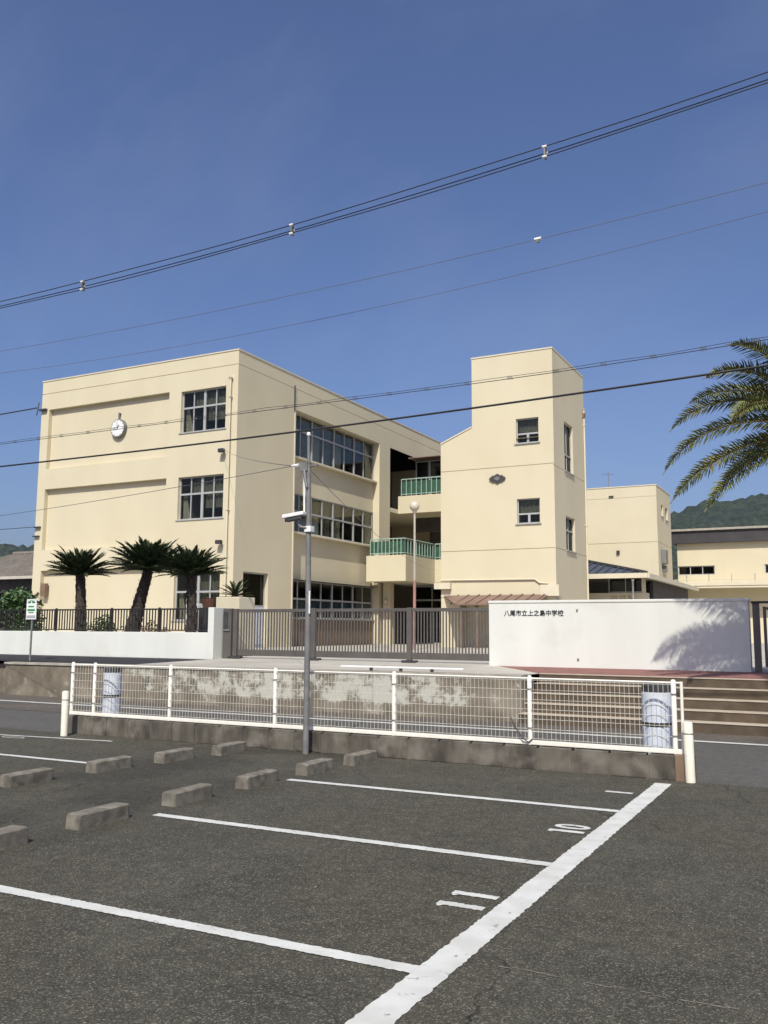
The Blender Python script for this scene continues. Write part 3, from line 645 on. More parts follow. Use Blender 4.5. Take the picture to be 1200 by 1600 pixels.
# ground floor band: transom windows, blue boards behind the lower lights, brown tiled apron
cs = [(s(32.3)+0.02, s(40.0), v(2.14), v(2.84), 1.0, 'curtain_blue')]
window(sb, Fb, s(32.2), s(40.1), v(2.07), v(3.70), -0.02, cuts, [v(2.90)], 0.05, {1: 0.04, 3: 0.04, 5: 0.04}, 'glass', curtains=cs, sill=True)
room(sb, Fb, s(32.2), s(40.1), v(2.07), v(3.70), -0.08, 4.0)
MB().box(xr-DEP-0.1, xr-DEP, 32.2, 40.1, HS, 2.02).build('apron', M['brownwall'], sb)
# door
dr = MB(); Fd = (Vector((xr, yf, HS)), Y, Z, X)
dr.obox(Fd, s(28.65), s(30.36), 0.0, v(2.48), -0.21, -0.16)
do = dr.build('door', M['band'], sb)
for (a, b) in ((28.72, 29.47), (29.53, 30.29)):
    MB().obox(Fd, s(a), s(b), 0.1, v(2.42), -0.158, -0.15).build('door_leaf', M['band'], do, bevel=0.004)
window(sb, Fd, s(28.65), s(30.36), v(2.48), v(3.82), -0.15, [], [], 0.05, {}, 'glass_dark', sill=False)
room(sb, Fd, s(28.65), s(30.36), v(2.48), v(3.82), -0.23, 2.0)
# downspouts and joint strip
def downspout(parent, x, y, z0, z1, nrm, m='cream_trim', r=0.045):
    mb = MB().tube([(x, y, z0), (x, y, z1-0.1)], r, 10); mb.tube([(x, y, z1-0.1), (x, y, z1)], [r, r*2.1], 10)
    for zz in (z0+1.0, (z0+z1)/2, z1-0.8): mb.box(x-r*1.5, x+r*1.5, y-r*1.4, y+r*1.4, zz, zz+0.05)
    return mb.build('downspout', M[m], parent, smooth=True)
downspout(sb, -21.20, 27.90, HS, 11.45, None)
MB().box(xr, xr+0.03, 32.10, 32.17, HS, 11.8).build('joint_strip', M['cream_trim'], sb)
MB().tube([(xr+0.03, 32.05, 11.0), (xr+0.03, 32.05, 12.1)], 0.03, 8).build('vent_pipe', M['darkbox'], sb)
# lower left meter box and small fittings on the facade
MB().box(-31.12, -30.86, 27.94, 28.13, 2.95, 3.5).build('meter_box', M['brownwall'], sb, bevel=0.01)
MB().tube([(-31.5, 27.95, 2.2), (-31.5, 27.95, 2.9), (-31.25, 27.95, 3.1)], 0.04, 8).build('pipe', M['terracotta'], sb, smooth=True)
ib = MB().box(-31.75, -31.35, 27.86, 27.99, 11.22, 11.30); ib.tube([(-31.80, 27.8, 11.0), (-31.74, 27.85, 11.6)], 0.025, 6)
ib.build('cable_bracket', M['darkbox'], sb)
for (x, z) in ((-31.45, 5.95), (-31.5, 5.55)): MB().box(x-0.25, x+0.1, 27.88, 27.99, z, z+0.05).build('cable_bracket', M['darkbox'], sb)

# ---- corridor block between the wings: back walls coloured dark to stand in for deep shade
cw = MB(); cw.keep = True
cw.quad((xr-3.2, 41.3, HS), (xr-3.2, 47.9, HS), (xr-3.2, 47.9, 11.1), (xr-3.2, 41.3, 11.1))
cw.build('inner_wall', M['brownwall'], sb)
fl = MB()
for (a, b) in ((4.15, 4.45), (7.68, 7.9), (11.06, 11.3)): fl.box(xr-3.2, xr-0.01, 41.31, 47.89, a, b)
fl.build('corridor_floor', M['cream_trim'], sb)
# third floor corridor, facing the street at y = 42.25
MB().box(xr, -15.5, 42.25, 42.43, 7.67, 8.60).build('balcony_parapet', M['cream'], sb, bevel=0.01)
MB().box(xr+0.01, -15.5, 42.43, 48.0, 7.67, 7.85).build('balcony_floor', M['cream_trim'], sb)
MB().box(xr+0.35, -15.5, 42.75, 46.2, 10.70, 10.74).build('balcony_roof', M['roofred'], sb)
Fg = (Vector((xr+0.4, 43.6, 7.85)), X, Z, -Y)
window(sb, Fg, 0, 4.9, 0.02, 2.82, 0, [0.82, 1.64, 2.46, 3.28, 4.1], [1.9], 0.06, {0: 0.05, 1: 0.05, 2: 0.05, 3: 0.05, 4: 0.05}, 'glass_dark', sill=False)
MB().box(xr+0.02, -15.5, 46.3, 46.4, HS, 10.7).build('inner_wall', M['housewall'], sb)  # cream wall given a dark colour in place of corridor shade
# second floor corridor and the balcony that projects towards the gate
db = MB()
db.box(xr-0.02, -18.77, 38.8, 38.98, 3.92, 5.18); db.box(-18.95, -18.77, 38.98, 42.25, 3.92, 5.18); db.box(-18.77, -15.5, 42.25, 42.43, 4.0, 5.18)
db.build('balcony_parapet', M['cream'], sb)
MB().box(xr, -18.95, 38.98, 42.3, 3.93, 4.2).box(xr, -15.5, 42.3, 48, 3.93, 4.2).build('balcony_floor', M['cream_trim'], sb)
MB().box(xr+0.02, -15.5, 44.4, 44.7, 6.9, 7.67).build('beam', M['housewall'], sb)  # beam coloured dark for the shade inside the corridor
def railing(p0, p1, z0, z1, n):
    p0, p1 = Vector((*p0, 0)), Vector((*p1, 0)); mb = MB()
    rl_ = MB()
    rl_.tube([p0+Z*z1, p1+Z*z1], 0.032, 6); rl_.tube([p0+Z*(z0+0.1), p1+Z*(z0+0.1)], 0.022, 6)
    r_ = rl_.build('railing', M['greenlight'], sb)
    me = MB().tube([(0, 0, 0), (0, 0, z1-z0)], 0.022, 6).mesh('bar', M['greenlight'])
    pr_ = (p1-p0).normalized(); back_ = MB()
    for k in range(n+1):
        p = p0+(p1-p0)*k/n; inst('bar', me, r_, (p.x-wloc(r_).x, p.y-wloc(r_).y, z0-wloc(r_).z))
    nrm = Vector((-pr_.y, pr_.x, 0))*0.05
    back_.prism([p0+nrm+Z*(z0+0.12), p1+nrm+Z*(z0+0.12), p1+nrm+Z*(z1-0.1), p0+nrm+Z*(z1-0.1)], nrm*0.2)
    back_.build('screen', M['green'], r_)
railing((xr+0.15, 38.9), (-18.86, 38.9), 5.18, 5.98, 9)
railing((-18.86, 38.9), (-18.86, 42.2), 5.18, 5.98, 10)
railing((-18.8, 42.34), (-15.5, 42.34), 5.18, 5.98, 12)
railing((xr+0.15, 42.34), (-15.5, 42.34), 8.60, 9.5, 18)
# dark glazed entrance under the balcony
Fe = (Vector((xr+0.2, 43.9, HS)), X, Z, -Y)
window(sb, Fe, 0, 5.1, 0, 3.05, 0, [1.02, 2.04, 3.06, 4.08], [2.3], 0.06, {}, 'glass_dark', sill=False)
MB().box(xr, -15.5, 42.5, 44.2, 3.90, 3.925).build('soffit', M['coping'], sb)
MB().box(-20.75, -20.35, 40.3, 40.7, HS, 3.93).build('column', M['cream'], sb)
MB().sphere((-20.55, 40.15, 3.0), 0.12, 10, 6).build('wall_lamp', M['globe'], sb, smooth=True)

# ---- things fixed to the facade
ck = thing('wall_clock', (-27.02, 27.86, 9.97), 'round white faced clock fixed high on the cream facade', 'clock')
cc = Vector((-27.18, 28.195, 10.02))
MB().tube([cc+Y*0.0, cc-Y*0.09, cc-Y*0.16], [0.405, 0.405, 0.385], 32).build('case', M['steel'], ck, smooth=True)
MB().tube([cc-Y*0.161, cc-Y*0.166], 0.352, 32).build('dial', M['whiteplastic'], ck)
hd = MB()
for (ang, ln, wd) in ((R_(35), 0.17, 0.022), (R_(-8), 0.27, 0.015)):
    dv = Vector((math.sin(ang), 0, math.cos(ang))); sd = Vector((dv.z, 0, -dv.x)); c0 = cc-Y*0.170
    hd.prism([c0-dv*0.04-sd*wd, c0+dv*ln-sd*wd*0.6, c0+dv*ln+sd*wd*0.6, c0-dv*0.04+sd*wd], -Y*0.004)
hd.build('hand', M['ink'], ck)
tk = MB()
for k in range(12):
    a = k*math.pi/6; dv = Vector((math.sin(a), 0, math.cos(a))); sd = Vector((dv.z, 0, -dv.x)); c0 = cc-Y*0.1675+dv*0.29
    tk.prism([c0-sd*0.012, c0+dv*0.045-sd*0.012, c0+dv*0.045+sd*0.012, c0+sd*0.012], -Y*0.003)
tk.build('hour_mark', M['ink'], ck)
MB().tube([(-27.18, 28.10, 10.40), (-27.18, 28.10, 10.68)], 0.035, 8).box(-27.22, -27.14, 28.09, 28.19, 10.64, 10.70).build('hanger', M['steel'], ck)
for (z, lab) in ((8.50, 'small dark floodlight on the facade between the upper two windows'), (4.90, 'small dark floodlight on the facade above the ground floor window')):
    f_ = thing('floodlight', (-21.48, 27.9, z), lab, 'floodlight', 'floodlights on the cream facade')
    MB().box(-21.60, -21.36, 27.72, 27.88, z-0.06, z+0.09).build('head', M['darkbox'], f_, bevel=0.015)
    MB().box(-21.57, -21.39, 27.712, 27.719, z-0.04, z+0.07).build('lens', M['darkbox'], f_)
    MB().box(-21.52, -21.44, 27.86, 27.998, z+0.0, z+0.08).build('bracket', M['steel'], f_)

# ================================================================== STAIR TOWER
tx0, tx1, ty0, ty1 = -15.70, -10.56, 36.0, 41.0
tw = thing('stair_tower', ((tx0+tx1)/2, 38.5, HS), 'cream stair tower with a sloping shoulder, small windows and a crest', 'building')
TF = (Vector((tx0, ty0, HS)), X, Z, -Y)
tu = lambda x: x-tx0
W = tx1-tx0
th = [(tu(-12.2), tu(-11.2), v(9.49), v(10.56), 0.16, False), (tu(-12.2), tu(-11.2), v(6.05), v(7.10), 0.16, False),
      (0, W, v(8.51), v(8.535), 0.03, True), (0, W, v(4.97), v(4.995), 0.03, True)]
tm = MB(); tm.keep = True
panel(tm, (Vector((tx0, ty0, 3.0)), X, Z, -Y), W, 9.72-3.0, [(a, b, c+HS-3.0, d-3.0+HS, e, f) for a, b, c, d, e, f in [(h[0], h[1], h[2], min(h[3], 9.72-HS), h[4], h[5]) for h in th[1:]]]
      + [(tu(-12.2), tu(-11.2), 9.49-3.0, 9.72-3.0, 0.16, False)])
# upper part above the shoulder (pieces round the top window)
sl_ = lambda a, b: tm.quad((a[0], ty0, a[1]), (b[0], ty0, a[1]), (b[0], ty0, b[1]), (a[0], ty0, b[1]))
tm.poly([(tx0, ty0, 9.72), (-14.21, ty0, 9.72), (-14.21, ty0, 10.38), (tx0, ty0, 9.75)])
sl_((-14.21, 9.72), (-12.2, 13.47)); sl_((-11.2, 9.72), (tx1, 13.47)); sl_((-12.2, 10.56), (-11.2, 13.47))
for (a, b) in (((-12.2, 9.72), (-12.2, 10.56)), ((-11.2, 9.72), (-11.2, 10.56))):
    tm.quad((a[0], ty0, a[1]), (a[0], ty0+0.16, a[1]), (a[0], ty0+0.16, b[1]), (a[0], ty0, b[1]))
tm.quad((-12.2, ty0, 10.56), (-11.2, ty0, 10.56), (-11.2, ty0+0.16, 10.56), (-12.2, ty0+0.16, 10.56))
# shoulder roof, left side, back, top
tm.quad((tx0, ty0, 9.75), (-14.21, ty0, 10.38), (-14.21, ty1, 10.38), (tx0, ty1, 9.75))
tm.quad((-14.21, ty0, 10.38), (-14.21, ty1, 10.38), (-14.21, ty1, 13.47), (-14.21, ty0, 13.47))
tm.quad((tx0, ty0, HS), (tx0, ty1, HS), (tx0, ty1, 9.75), (tx0, ty0, 9.75))
tm.quad((tx0, ty1, HS), (tx1, ty1, HS), (tx1, ty1, 13.47), (tx0, ty1, 9.75))
tm.quad((-14.21, ty0, 13.47), (tx1, ty0, 13.47), (tx1, ty1, 13.47), (-14.21, ty1, 13.47))
tm.quad((tx0, ty0, 3.0), (tx1, ty0, 3.0), (tx1, ty1, 3.0), (tx0, ty1, 3.0))
ts = lambda y: y-ty0
TS = (Vector((tx1, ty0, HS)), Y, Z, X)
panel(tm, TS, 5.0, 13.47-HS, [(ts(37.62), ts(39.0), v(8.47), v(10.66), 0.16, False), (ts(37.62), ts(39.05), v(5.02), v(6.50), 0.16, False),
                              (0, 5, v(8.435), v(8.46), 0.03, True), (0, 5, v(4.97), v(4.995), 0.03, True)])
tm.build('wall', M['cream'], tw)
for (z0, z1, zs) in ((9.49, 10.56, 9.90), (6.05, 7.10, 6.46)):
    window(tw, TF, tu(-12.2), tu(-11.2), v(z0), v(z1), -0.10, [tu(-11.7)], [v(zs)], 0.045, {0: 0.05}, 'glass', low=True, curtains=[(tu(-12.14), tu(-11.26), v(zs)+0.04, v(z1)-0.05, 1.0, 'curtain_dark')])
    room(tw, TF, tu(-12.2), tu(-11.2), v(z0), v(z1), -0.16, 1.6)
for (y0, y1, z0, z1, zs) in ((37.62, 39.0, 8.47, 10.66, 9.25), (37.62, 39.05, 5.02, 6.50, 5.9)):
    window(tw, TS, ts(y0), ts(y1), v(z0), v(z1), -0.10, [ts((y0+y1)/2)], [v(zs)], 0.045, {}, 'glass_dark')
    room(tw, TS, ts(y0), ts(y1), v(z0), v(z1), -0.16, 1.6)
MB().prism([(tx0-0.02, 35.97, 9.75), (-14.23, 35.97, 10.38), (-14.23, 35.97, 10.44), (tx0-0.02, 35.97, 9.81)], (0, 5.0, 0)).build('coping', M['cream_trim'], tw)
MB().box(-14.235, tx1+0.02, 35.975, 41.02, 13.47, 13.53).build('coping', M['cream_trim'], tw)
# gutter trim above the lean-to, stepped at the right
g_ = MB().tube([(tx0, 35.95, 3.73), (-11.45, 35.95, 3.70), (-11.25, 35.95, 3.55), (-10.9, 35.95, 3.52)], 0.035, 6)
g_.box(-11.2, -10.42, 35.86, 35.99, 3.0, 3.46); g_.build('trim', M['cream_trim'], tw)
MB().box(-15.95, -15.2, 35.80, 35.99, 3.35, 3.62).build('trim', M['cream_trim'], tw)
# ground floor: piers, shaded back wall, posts and the brown lean-to roof
MB().box(tx0, tx0+0.9, 36.02, 36.5, HS, 2.998).build('pier', M['cream'], tw)
MB().box(tx0+0.9, tx1, 36.6, 36.7, HS, 2.998).build('back_wall', M['cream'], tw)
MB().box(tx1-0.4, tx1, 36.02, 36.6, HS, 2.998).build('pier', M['cream'], tw)
lt = MB(); A = [(-15.55, 35.97, 3.02), (-10.9, 35.97, 3.02), (-10.9, 34.3, 2.60), (-14.35, 34.3, 2.60)]
lt.prism(A, (0, 0, 0.05))
for k in range(9):
    x = -14.9+k*0.48; y0_ = 34.3 if x > -14.35 else 34.3+(-14.35-x)*1.39
    lt.prism([(x, 35.95, 3.07), (x+0.06, 35.95, 3.07), (x+0.06, y0_, 2.65), (x, y0_, 2.65)], (0, 0, 0.04))
lt.build('canopy_roof', M['roofred'], tw)
for x in (-14.1, -13.45, -11.6): MB().box(x-0.06, x+0.06, 34.4, 34.52, HS, 2.6).build('canopy_post', M['brownwall'], tw)
downspout(tw, -10.51, 40.85, HS, 11.9, None, 'cream_trim', 0.042)
MB().box(-10.56, -10.46, 40.75, 40.95, 11.5, 11.7).build('rain_head', M['brownwall'], tw)
# crest: wide lozenge with a bump at each tip and a raised square, each a relief piece
cr = MB(); c0 = Vector((-13.05, 35.93, 8.03))
def loz(wd, ht, n0, n1, mb): mb.prism([c0+Vector((-wd, -n0, 0)), c0+Vector((0, -n0, -ht)), c0+Vector((wd, -n0, 0)), c0+Vector((0, -n0, ht))], (0, -n1, 0))
loz(0.36, 0.22, -0.06, 0.05, cr)
for (a, b, r) in ((-0.29, 0, 0.075), (0.29, 0, 0.075), (-0.2, 0.08, 0.065), (0.2, 0.08, 0.065), (-0.2, -0.08, 0.065), (0.2, -0.08, 0.065)):
    cr.tube([c0+Vector((a, 0.06, b)), c0+Vector((a, 0.0, b))], r, 12)
eb = cr.build('crest', M['bronze'], tw)
c2_ = MB(); loz(0.15, 0.10, -0.01, 0.03, c2_); c2_.build('crest_boss', M['steel'], eb)

# ================================================================== REAR BUILDING, GYM, PORCH
rb = thing('rear_building', (-16, 61, HS), 'plain cream rear wing with an aerial showing right of the stair tower', 'building')
rm = MB(); rm.keep = True
panel(rm, (Vector((-24, 58, HS)), X, Z, -Y), 13.59, 10.80-HS, [(0, 13.59, v(7.17), v(7.2), 0.03, True), (0, 13.59, v(10.1), v(10.12), 0.02, True)])
panel(rm, (Vector((-10.41, 58, HS)), Y, Z, X), 5.0, 10.80-HS, [(1.5, 2.2, v(9.0), v(9.75), 0.15, False), (3.0, 3.9, v(8.9), v(9.75), 0.15, False), (0, 5, v(7.17), v(7.2), 0.03, True)])
rm.quad((-24, 58, 10.8), (-10.41, 58, 10.8), (-10.41, 63, 10.8), (-24, 63, 10.8)); rm.quad((-24, 63, HS), (-10.41, 63, HS), (-10.41, 63, 10.8), (-24, 63, 10.8))
rm.quad((-24, 58, HS), (-24, 63, HS), (-24, 63, 10.8), (-24, 58, 10.8))
rm.build('wall', M['cream'], rb)
MB().box(-24.02, -10.38, 57.97, 63.02, 10.80, 10.86).build('coping', M['cream_trim'], rb)
FR = (Vector((-10.41, 58, HS)), Y, Z, X)
for (a, b, c, d_) in ((1.5, 2.2, 9.0, 9.75), (3.0, 3.9, 8.9, 9.75)):
    window(rb, FR, a, b, v(c), v(d_), -0.1, [(a+b)/2], [], 0.05, {}, 'glass_dark'); room(rb, FR, a, b, v(c), v(d_), -0.15, 1.2)
MB().box(-10.40, -10.1, 58.9, 59.7, 5.85, 6.75).build('vent_box', M['steel'], rb, bevel=0.03)
MB().box(-10.40, -10.15, 59.2, 59.6, 5.35, 5.75).build('vent_box', M['steel'], rb, bevel=0.03)
MB().box(-13.0, -12.8, 57.85, 57.99, 6.5, 6.7).build('wall_lamp', M['darkbox'], rb, bevel=0.02)
MB().box(-13.4, -13.1, 57.9, 57.99, 10.2, 10.27).build('vent', M['darkbox'], rb)
an = thing('roof_aerial', (-13.55, 58.6, 10.86), 'thin television aerial standing on the flat roof of the rear wing', 'aerial')
MB().tube([(-13.55, 58.6, 10.8), (-13.55, 58.6, 12.0)], 0.025, 6).build('mast', M['steel'], an)
el = MB().tube([(-13.9, 58.4, 11.8), (-13.2, 58.8, 11.8)], 0.012, 5)
for k in range(5): el.tube([(-13.83+k*0.14, 58.45+k*0.08-0.2, 11.82), (-13.83+k*0.14, 58.45+k*0.08+0.2, 11.82)], 0.01, 5)
el.build('elements', M['steel'], an)

gy = thing('gymnasium', (0, 70, HS), 'low cream gymnasium with a dark fascia below the wooded hill', 'building')
gx0, gx1, gyf = -10.3, 24.0, 64.5
gm_ = MB(); gm_.keep = True
wins = [(0.02, 2.42, v(5.42), v(6.04), 0.15, False), (5.55, 7.95, v(5.42), v(6.04), 0.15, False), (11.1, 13.5, v(5.42), v(6.04), 0.15, False)]
panel(gm_, (Vector((gx0, gyf, HS)), X, Z, -Y), gx1-gx0, 7.58-HS, wins+[(0, gx1-gx0, v(7.12), v(7.15), 0.04, True)])
gm_.quad((gx0, gyf, HS), (gx0, 84, HS), (gx0, 84, 7.58), (gx0, gyf, 7.58)); gm_.quad((gx1, gyf, HS), (gx1, 84, HS), (gx1, 84, 7.58), (gx1, gyf, 7.58))
gm_.build('wall', M['cream'], gy)
GF = (Vector((gx0, gyf, HS)), X, Z, -Y)
for (a, b, c, d_, e, f) in wins:
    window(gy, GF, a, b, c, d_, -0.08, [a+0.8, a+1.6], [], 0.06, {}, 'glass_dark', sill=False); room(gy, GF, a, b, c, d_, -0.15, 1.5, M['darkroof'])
MB().box(gx0-0.25, gx1, gyf-0.35, 84, 7.58, 8.42).build('fascia', M['darkroof'], gy)
MB().box(gx0-0.35, gx1, gyf-0.5, 84, 8.42, 8.56).build('roof', M['coping'], gy)
MB().box(gx0-0.2, gx1, gyf-1.6, gyf-0.01, 4.45, 4.60).box(gx0-0.2, gx1, gyf-1.65, gyf-1.5, 4.60, 4.86).build('ledge', M['cream_trim'], gy)
for k in range(16): MB().tube([(gx0+0.8+k*1.42, gyf-1.58, 4.8), (gx0+0.8+k*1.42, gyf-1.58, 5.35)], 0.03, 6).build('rail_post', M['coping'], gy)
MB().tube([(gx0, gyf-1.58, 5.0), (gx1, gyf-1.58, 5.0)], 0.025, 6).build('rail', M['cream_trim'], gy)

po = thing('porch_hut', (-7, 31, HS), 'small cream hut with a blue grey hipped roof behind the name wall', 'hut')
e0 = 4.15; rs = 0.24; ex, ey = -8.1, 42.0
pr = MB(); T = 4.4; xw = -15.5
pr.poly([(ex, ey, e0+0.06), (ex-T, ey+T, e0+0.06+T*rs), (xw, ey+T, e0+0.06+T*rs), (xw, ey, e0+0.06)])
pr.poly([(ex, ey, e0+0.06), (ex, 57.4, e0+0.06), (ex-T, 57.4, e0+0.06+T*rs), (ex-T, ey+T, e0+0.06+T*rs)])
pr.keep = True; pr.build('roof', M['roofgrey'], po)
for k in range(14):
    x = ex-0.3-k*0.42; t_ = min(T, ex-x)
    MB().prism([(x-0.03, ey+0.02, e0+0.062), (x+0.03, ey+0.02, e0+0.062), (x+0.03, ey+t_, e0+0.062+t_*rs), (x-0.03, ey+t_, e0+0.062+t_*rs)], (0, 0, 0.07)).build('roof_rib', M['roofgrey'], po)
hp = Vector((ex, ey, e0+0.09)); hq = Vector((ex-T, ey+T, e0+0.09+T*rs))
MB().tube([hp, hq], 0.10, 6).build('hip_cap', M['darkroof'], po)
MB().box(xw, ex+0.08, ey-0.14, ey+0.06, e0-0.14, e0+0.08).box(ex-0.06, ex+0.12, ey+0.06, 57.4, e0-0.14, e0+0.08).build('gutter', M['cream_trim'], po)
MB().box(xw, ex-0.06, ey+0.06, 57.3, e0-0.04, e0+0.02).build('soffit', M['coping'], po)
pw = MB(); pw.keep = True; wx, wy, wz = -8.36, 43.05, 3.38
ax = [-9.83, -9.43, -9.03]
panel(pw, (Vector((xw, wy, HS)), X, Z, -Y), wx-xw, wz-HS, [(q-0.19-xw if 0 else q-0.14-xw, q+0.14-xw, 2.95-HS, 3.26-HS, 0.15, True) for q in ax])
pw.quad((wx, wy, HS), (wx, wy+0.9, HS), (wx, wy+0.9, wz), (wx, wy, wz)); pw.quad((xw, wy, wz), (wx, wy, wz), (wx, wy+0.3, wz), (xw, wy+0.3, wz))
pw.build('wall', M['cream'], po)
Fp = (Vector((xw, wy+0.08, HS)), X, Z, -Y)
window(po, Fp, 5.4, 7.0, wz+0.02-HS, e0-0.06-HS, 0, [6.2], [], 0.04, {}, 'glass_dark', sill=False)
MB().box(xw, wx-0.4, 48.5, 48.6, HS, e0-0.06).build('back_wall', M['room'], po)
MB().box(wx-0.35, wx-0.2, 46.0, 57, HS, e0-0.06).build('side_wall', M['housewall'], po)
MB().box(wx-0.18, wx-0.02, wy+0.02, wy+0.18, wz, e0-0.05).build('column', M['cream_trim'], po)
downspout(po, -8.9, wy-0.2, HS, 4.0, None, 'whiteplastic', 0.04)

# ================================================================== YARD FURNITURE
gl = thing('globe_lamp', (-14.15, 30, HS), 'tall yard lamp with a round globe on a reddish pole behind the gate', 'lamp')
gx, gyy, gz = -14.15, 30.0, 6.16
MB().tube([(gx, gyy, HS), (gx, gyy, 3.4)], 0.055, 10).build('pole', M['pink'], gl, smooth=True)
MB().tube([(gx, gyy, 3.4), (gx, gyy, gz-0.2)], [0.045, 0.040], 10).build('upper_pole', M['beigepole'], gl, smooth=True)
MB().tube([(gx, gyy, gz-0.26), (gx, gyy, gz-0.15)], [0.06, 0.10], 12).build('collar', M['beigepole'], gl, smooth=True)
MB().sphere((gx, gyy, gz), 0.19, 18, 12).build('globe', M['globe'], gl, smooth=True)
pb = thing('stone_planter', (-15.9, 22, HS), 'cream masonry planter box behind the left gate leaf', 'planter')
MB().box(-16.8, -15.95, 21.7, 22.5, HS, 2.53).build('body', M['cream_trim'], pb, bevel=0.02)
MB().box(-16.72, -16.03, 21.78, 22.42, 2.531, 2.55).build('soil', M['soil'], pb)
pt = thing('flower_pot', (-17.1, 21.8, HS), 'brownish red flower pot box just behind the white wall pillar', 'pot')
MB().box(-17.35, -16.85, 21.6, 22.1, HS, 2.22).build('stand', M['darkbox'], pt)
MB().tube([(-17.1, 21.8, 2.22), (-17.1, 21.8, 2.48), (-17.1, 21.8, 2.50), (-17.1, 21.8, 2.44)], [0.2, 0.27, 0.25, 0.2], 14).build('pot', M['terracotta'], pt, smooth=True)
ac = thing('utility_box', (-18.1, 22.4, HS), 'white utility cabinet behind the iron fence under the ground floor window', 'cabinet')
MB().box(-18.35, -17.9, 22.2, 22.6, HS, 2.36).build('cabinet', M['whiteplastic'], ac, bevel=0.015)
MB().box(-18.30, -17.95, 22.19, 22.198, HS+0.2, 2.28).build('door', M['alu'], ac)

# ================================================================== PLANTS
def frond_mesh(name, L, seg, nl, ll, lw, droop, vee, m_leaf, rad=0.012, hang=0.0, fwd=0.55, seed=0, m_rib='rachis', multi=False):
    """Feather leaf along +X, arching; leaflets both sides. Returns (leaf mesh, midrib mesh)."""
    random.seed(seed); P = []; Tn = []
    ang = 0.0; p = Vector((0, 0, 0))
    for k in range(seg+1):
        P.append(p.copy()); t = Vector((math.cos(ang), 0, math.sin(ang))); Tn.append(t); p = p+t*(L/seg); ang -= droop/seg*(0.5+1.0*k/seg)
    def at(f):
        q = f*seg; i = min(int(q), seg-1); return P[i].lerp(P[i+1], q-i), Tn[i]
    mb = MB(); mb.keep = True
    for k in range(nl):
        f = 0.10+0.90*(k+0.5)/nl
        c, t = at(f); prof = math.sin(math.pi*min(1, (0.08+f*0.95)))**0.55*ll
        if f > 0.9: prof *= 0.8
        for sd in (-1, 1):
            side = Vector((0, sd, 0)); up = t.cross(Vector((0, 1, 0))); up = up if up.z > 0 else -up
            fa = fwd+0.5*max(0, f-0.6)+random.uniform(-.1, .1)
            ve_ = vee if not multi else (1.0, 0.35, -0.55)[k % 3]
            dv = (side*1.0+t*fa+up*(ve_+random.uniform(-.12, .12))).normalized()
            ln = prof*random.uniform(0.88, 1.08); mid = c+dv*ln*0.55; tip = c+dv*ln-Vector((0, 0, hang*ln*random.uniform(0.6, 1.2)))
            wv = (t*0.8+up*random.uniform(-.5, .5)).normalized()*lw/2
            i = len(mb.v); mb.v += [tuple(c-wv*0.6), tuple(c+wv*0.6), tuple(mid+wv), tuple(tip), tuple(mid-wv)]
            mb.f.append((i, i+1, i+2, i+3, i+4))
    rm_ = MB().tube(P, [rad*(1-0.8*k/seg)+0.002 for k in range(seg+1)], 5)
    return mb.mesh(name, m_leaf), rm_.mesh('midrib', M[m_rib], smooth=True)

def add_frond(parent, meshes, loc, az, el, roll=0.0, sc=1.0):
    o = inst('frond', meshes[0], parent, loc, (0, 0, 0), (sc, sc, sc))
    o.rotation_euler = (Matrix.Rotation(az, 3, 'Z') @ Matrix.Rotation(-el, 3, 'Y') @ Matrix.Rotation(roll, 3, 'X')).to_euler()
    inst('midrib', meshes[1], o)
    return o

cyc = [frond_mesh('frond', 1.10, 9, 54, 0.15, 0.026, dr, 0.38, M['leaf_cycad'], 0.009, 0, 0.7, seed=k, m_rib='leaf_cycad') for k, dr in enumerate((0.36, 0.5, 0.25))]
def rough_trunk(pts, rads, seg, amp, seed, m='trunk', name='trunk', parent=None):
    random.seed(seed); P = []; Rd = []
    for k in range(len(pts)-1):
        a, b = Vector(pts[k]), Vector(pts[k+1]); n = 9
        for j in range(n): P.append(a.lerp(b, j/n)); Rd.append((rads[k]+(rads[k+1]-rads[k])*j/n))
    P.append(Vector(pts[-1])); Rd.append(rads[-1])
    mb = MB().tube(P, Rd, seg); c = 0
    for k, p in enumerate(P):
        for j in range(seg):
            q = Vector(mb.v[c]); dv = (q-p); q = p+dv*(1+(amp if (k+j) % 2 else -amp*0.6)+random.uniform(-amp, amp)*0.5); mb.v[c] = tuple(q); c += 1
    for k in range(6, len(P)*seg-seg, 3):     # old leaf bases standing proud
        q = Vector(mb.v[k]); p = P[k//seg]; dv = (q-p).normalized(); t = Vector((-dv.y, dv.x, 0)).normalized()*0.022
        mb.poly([q-t*1.2, q+t*1.2, q+dv*0.05+Z*0.045+t*0.4, q+dv*0.05+Z*0.045-t*0.4])
    return mb.build(name, M[m], parent)
def cycad(base, pts, rads, crown, n, R, label, seed):
    t = thing('cycad_palm', base, label, 'cycad', 'cycad palms behind the iron fence')
    rough_trunk(pts, rads, 14, 0.10, seed, parent=t)
    random.seed(seed+5); c = Vector(crown)-Vector(base)
    for k in range(n):
        f = k/n; az = k*2.39996+random.uniform(-.12, .12); el = R_(80-74*f**0.75+random.uniform(-4, 4))
        add_frond(t, cyc[k % 3] if f > 0.25 else cyc[2], c+Vector((math.cos(az)*0.06, math.sin(az)*0.06, 0.05*(1-f))), az, el, random.uniform(-.3, .3), R*random.uniform(0.88, 1.06)*(0.80 if f < 0.2 else 1))
    return t
cycad((-20.0, 19.5, HS), [(-20.0, 19.5, HS), (-19.98, 19.5, 1.7), (-20.1, 19.5, 3.15)], [0.20, 0.16, 0.125], (-20.12, 19.5, 3.12), 96, 0.93, 'dark green cycad with a straight trunk, leftmost before the facade', 1)
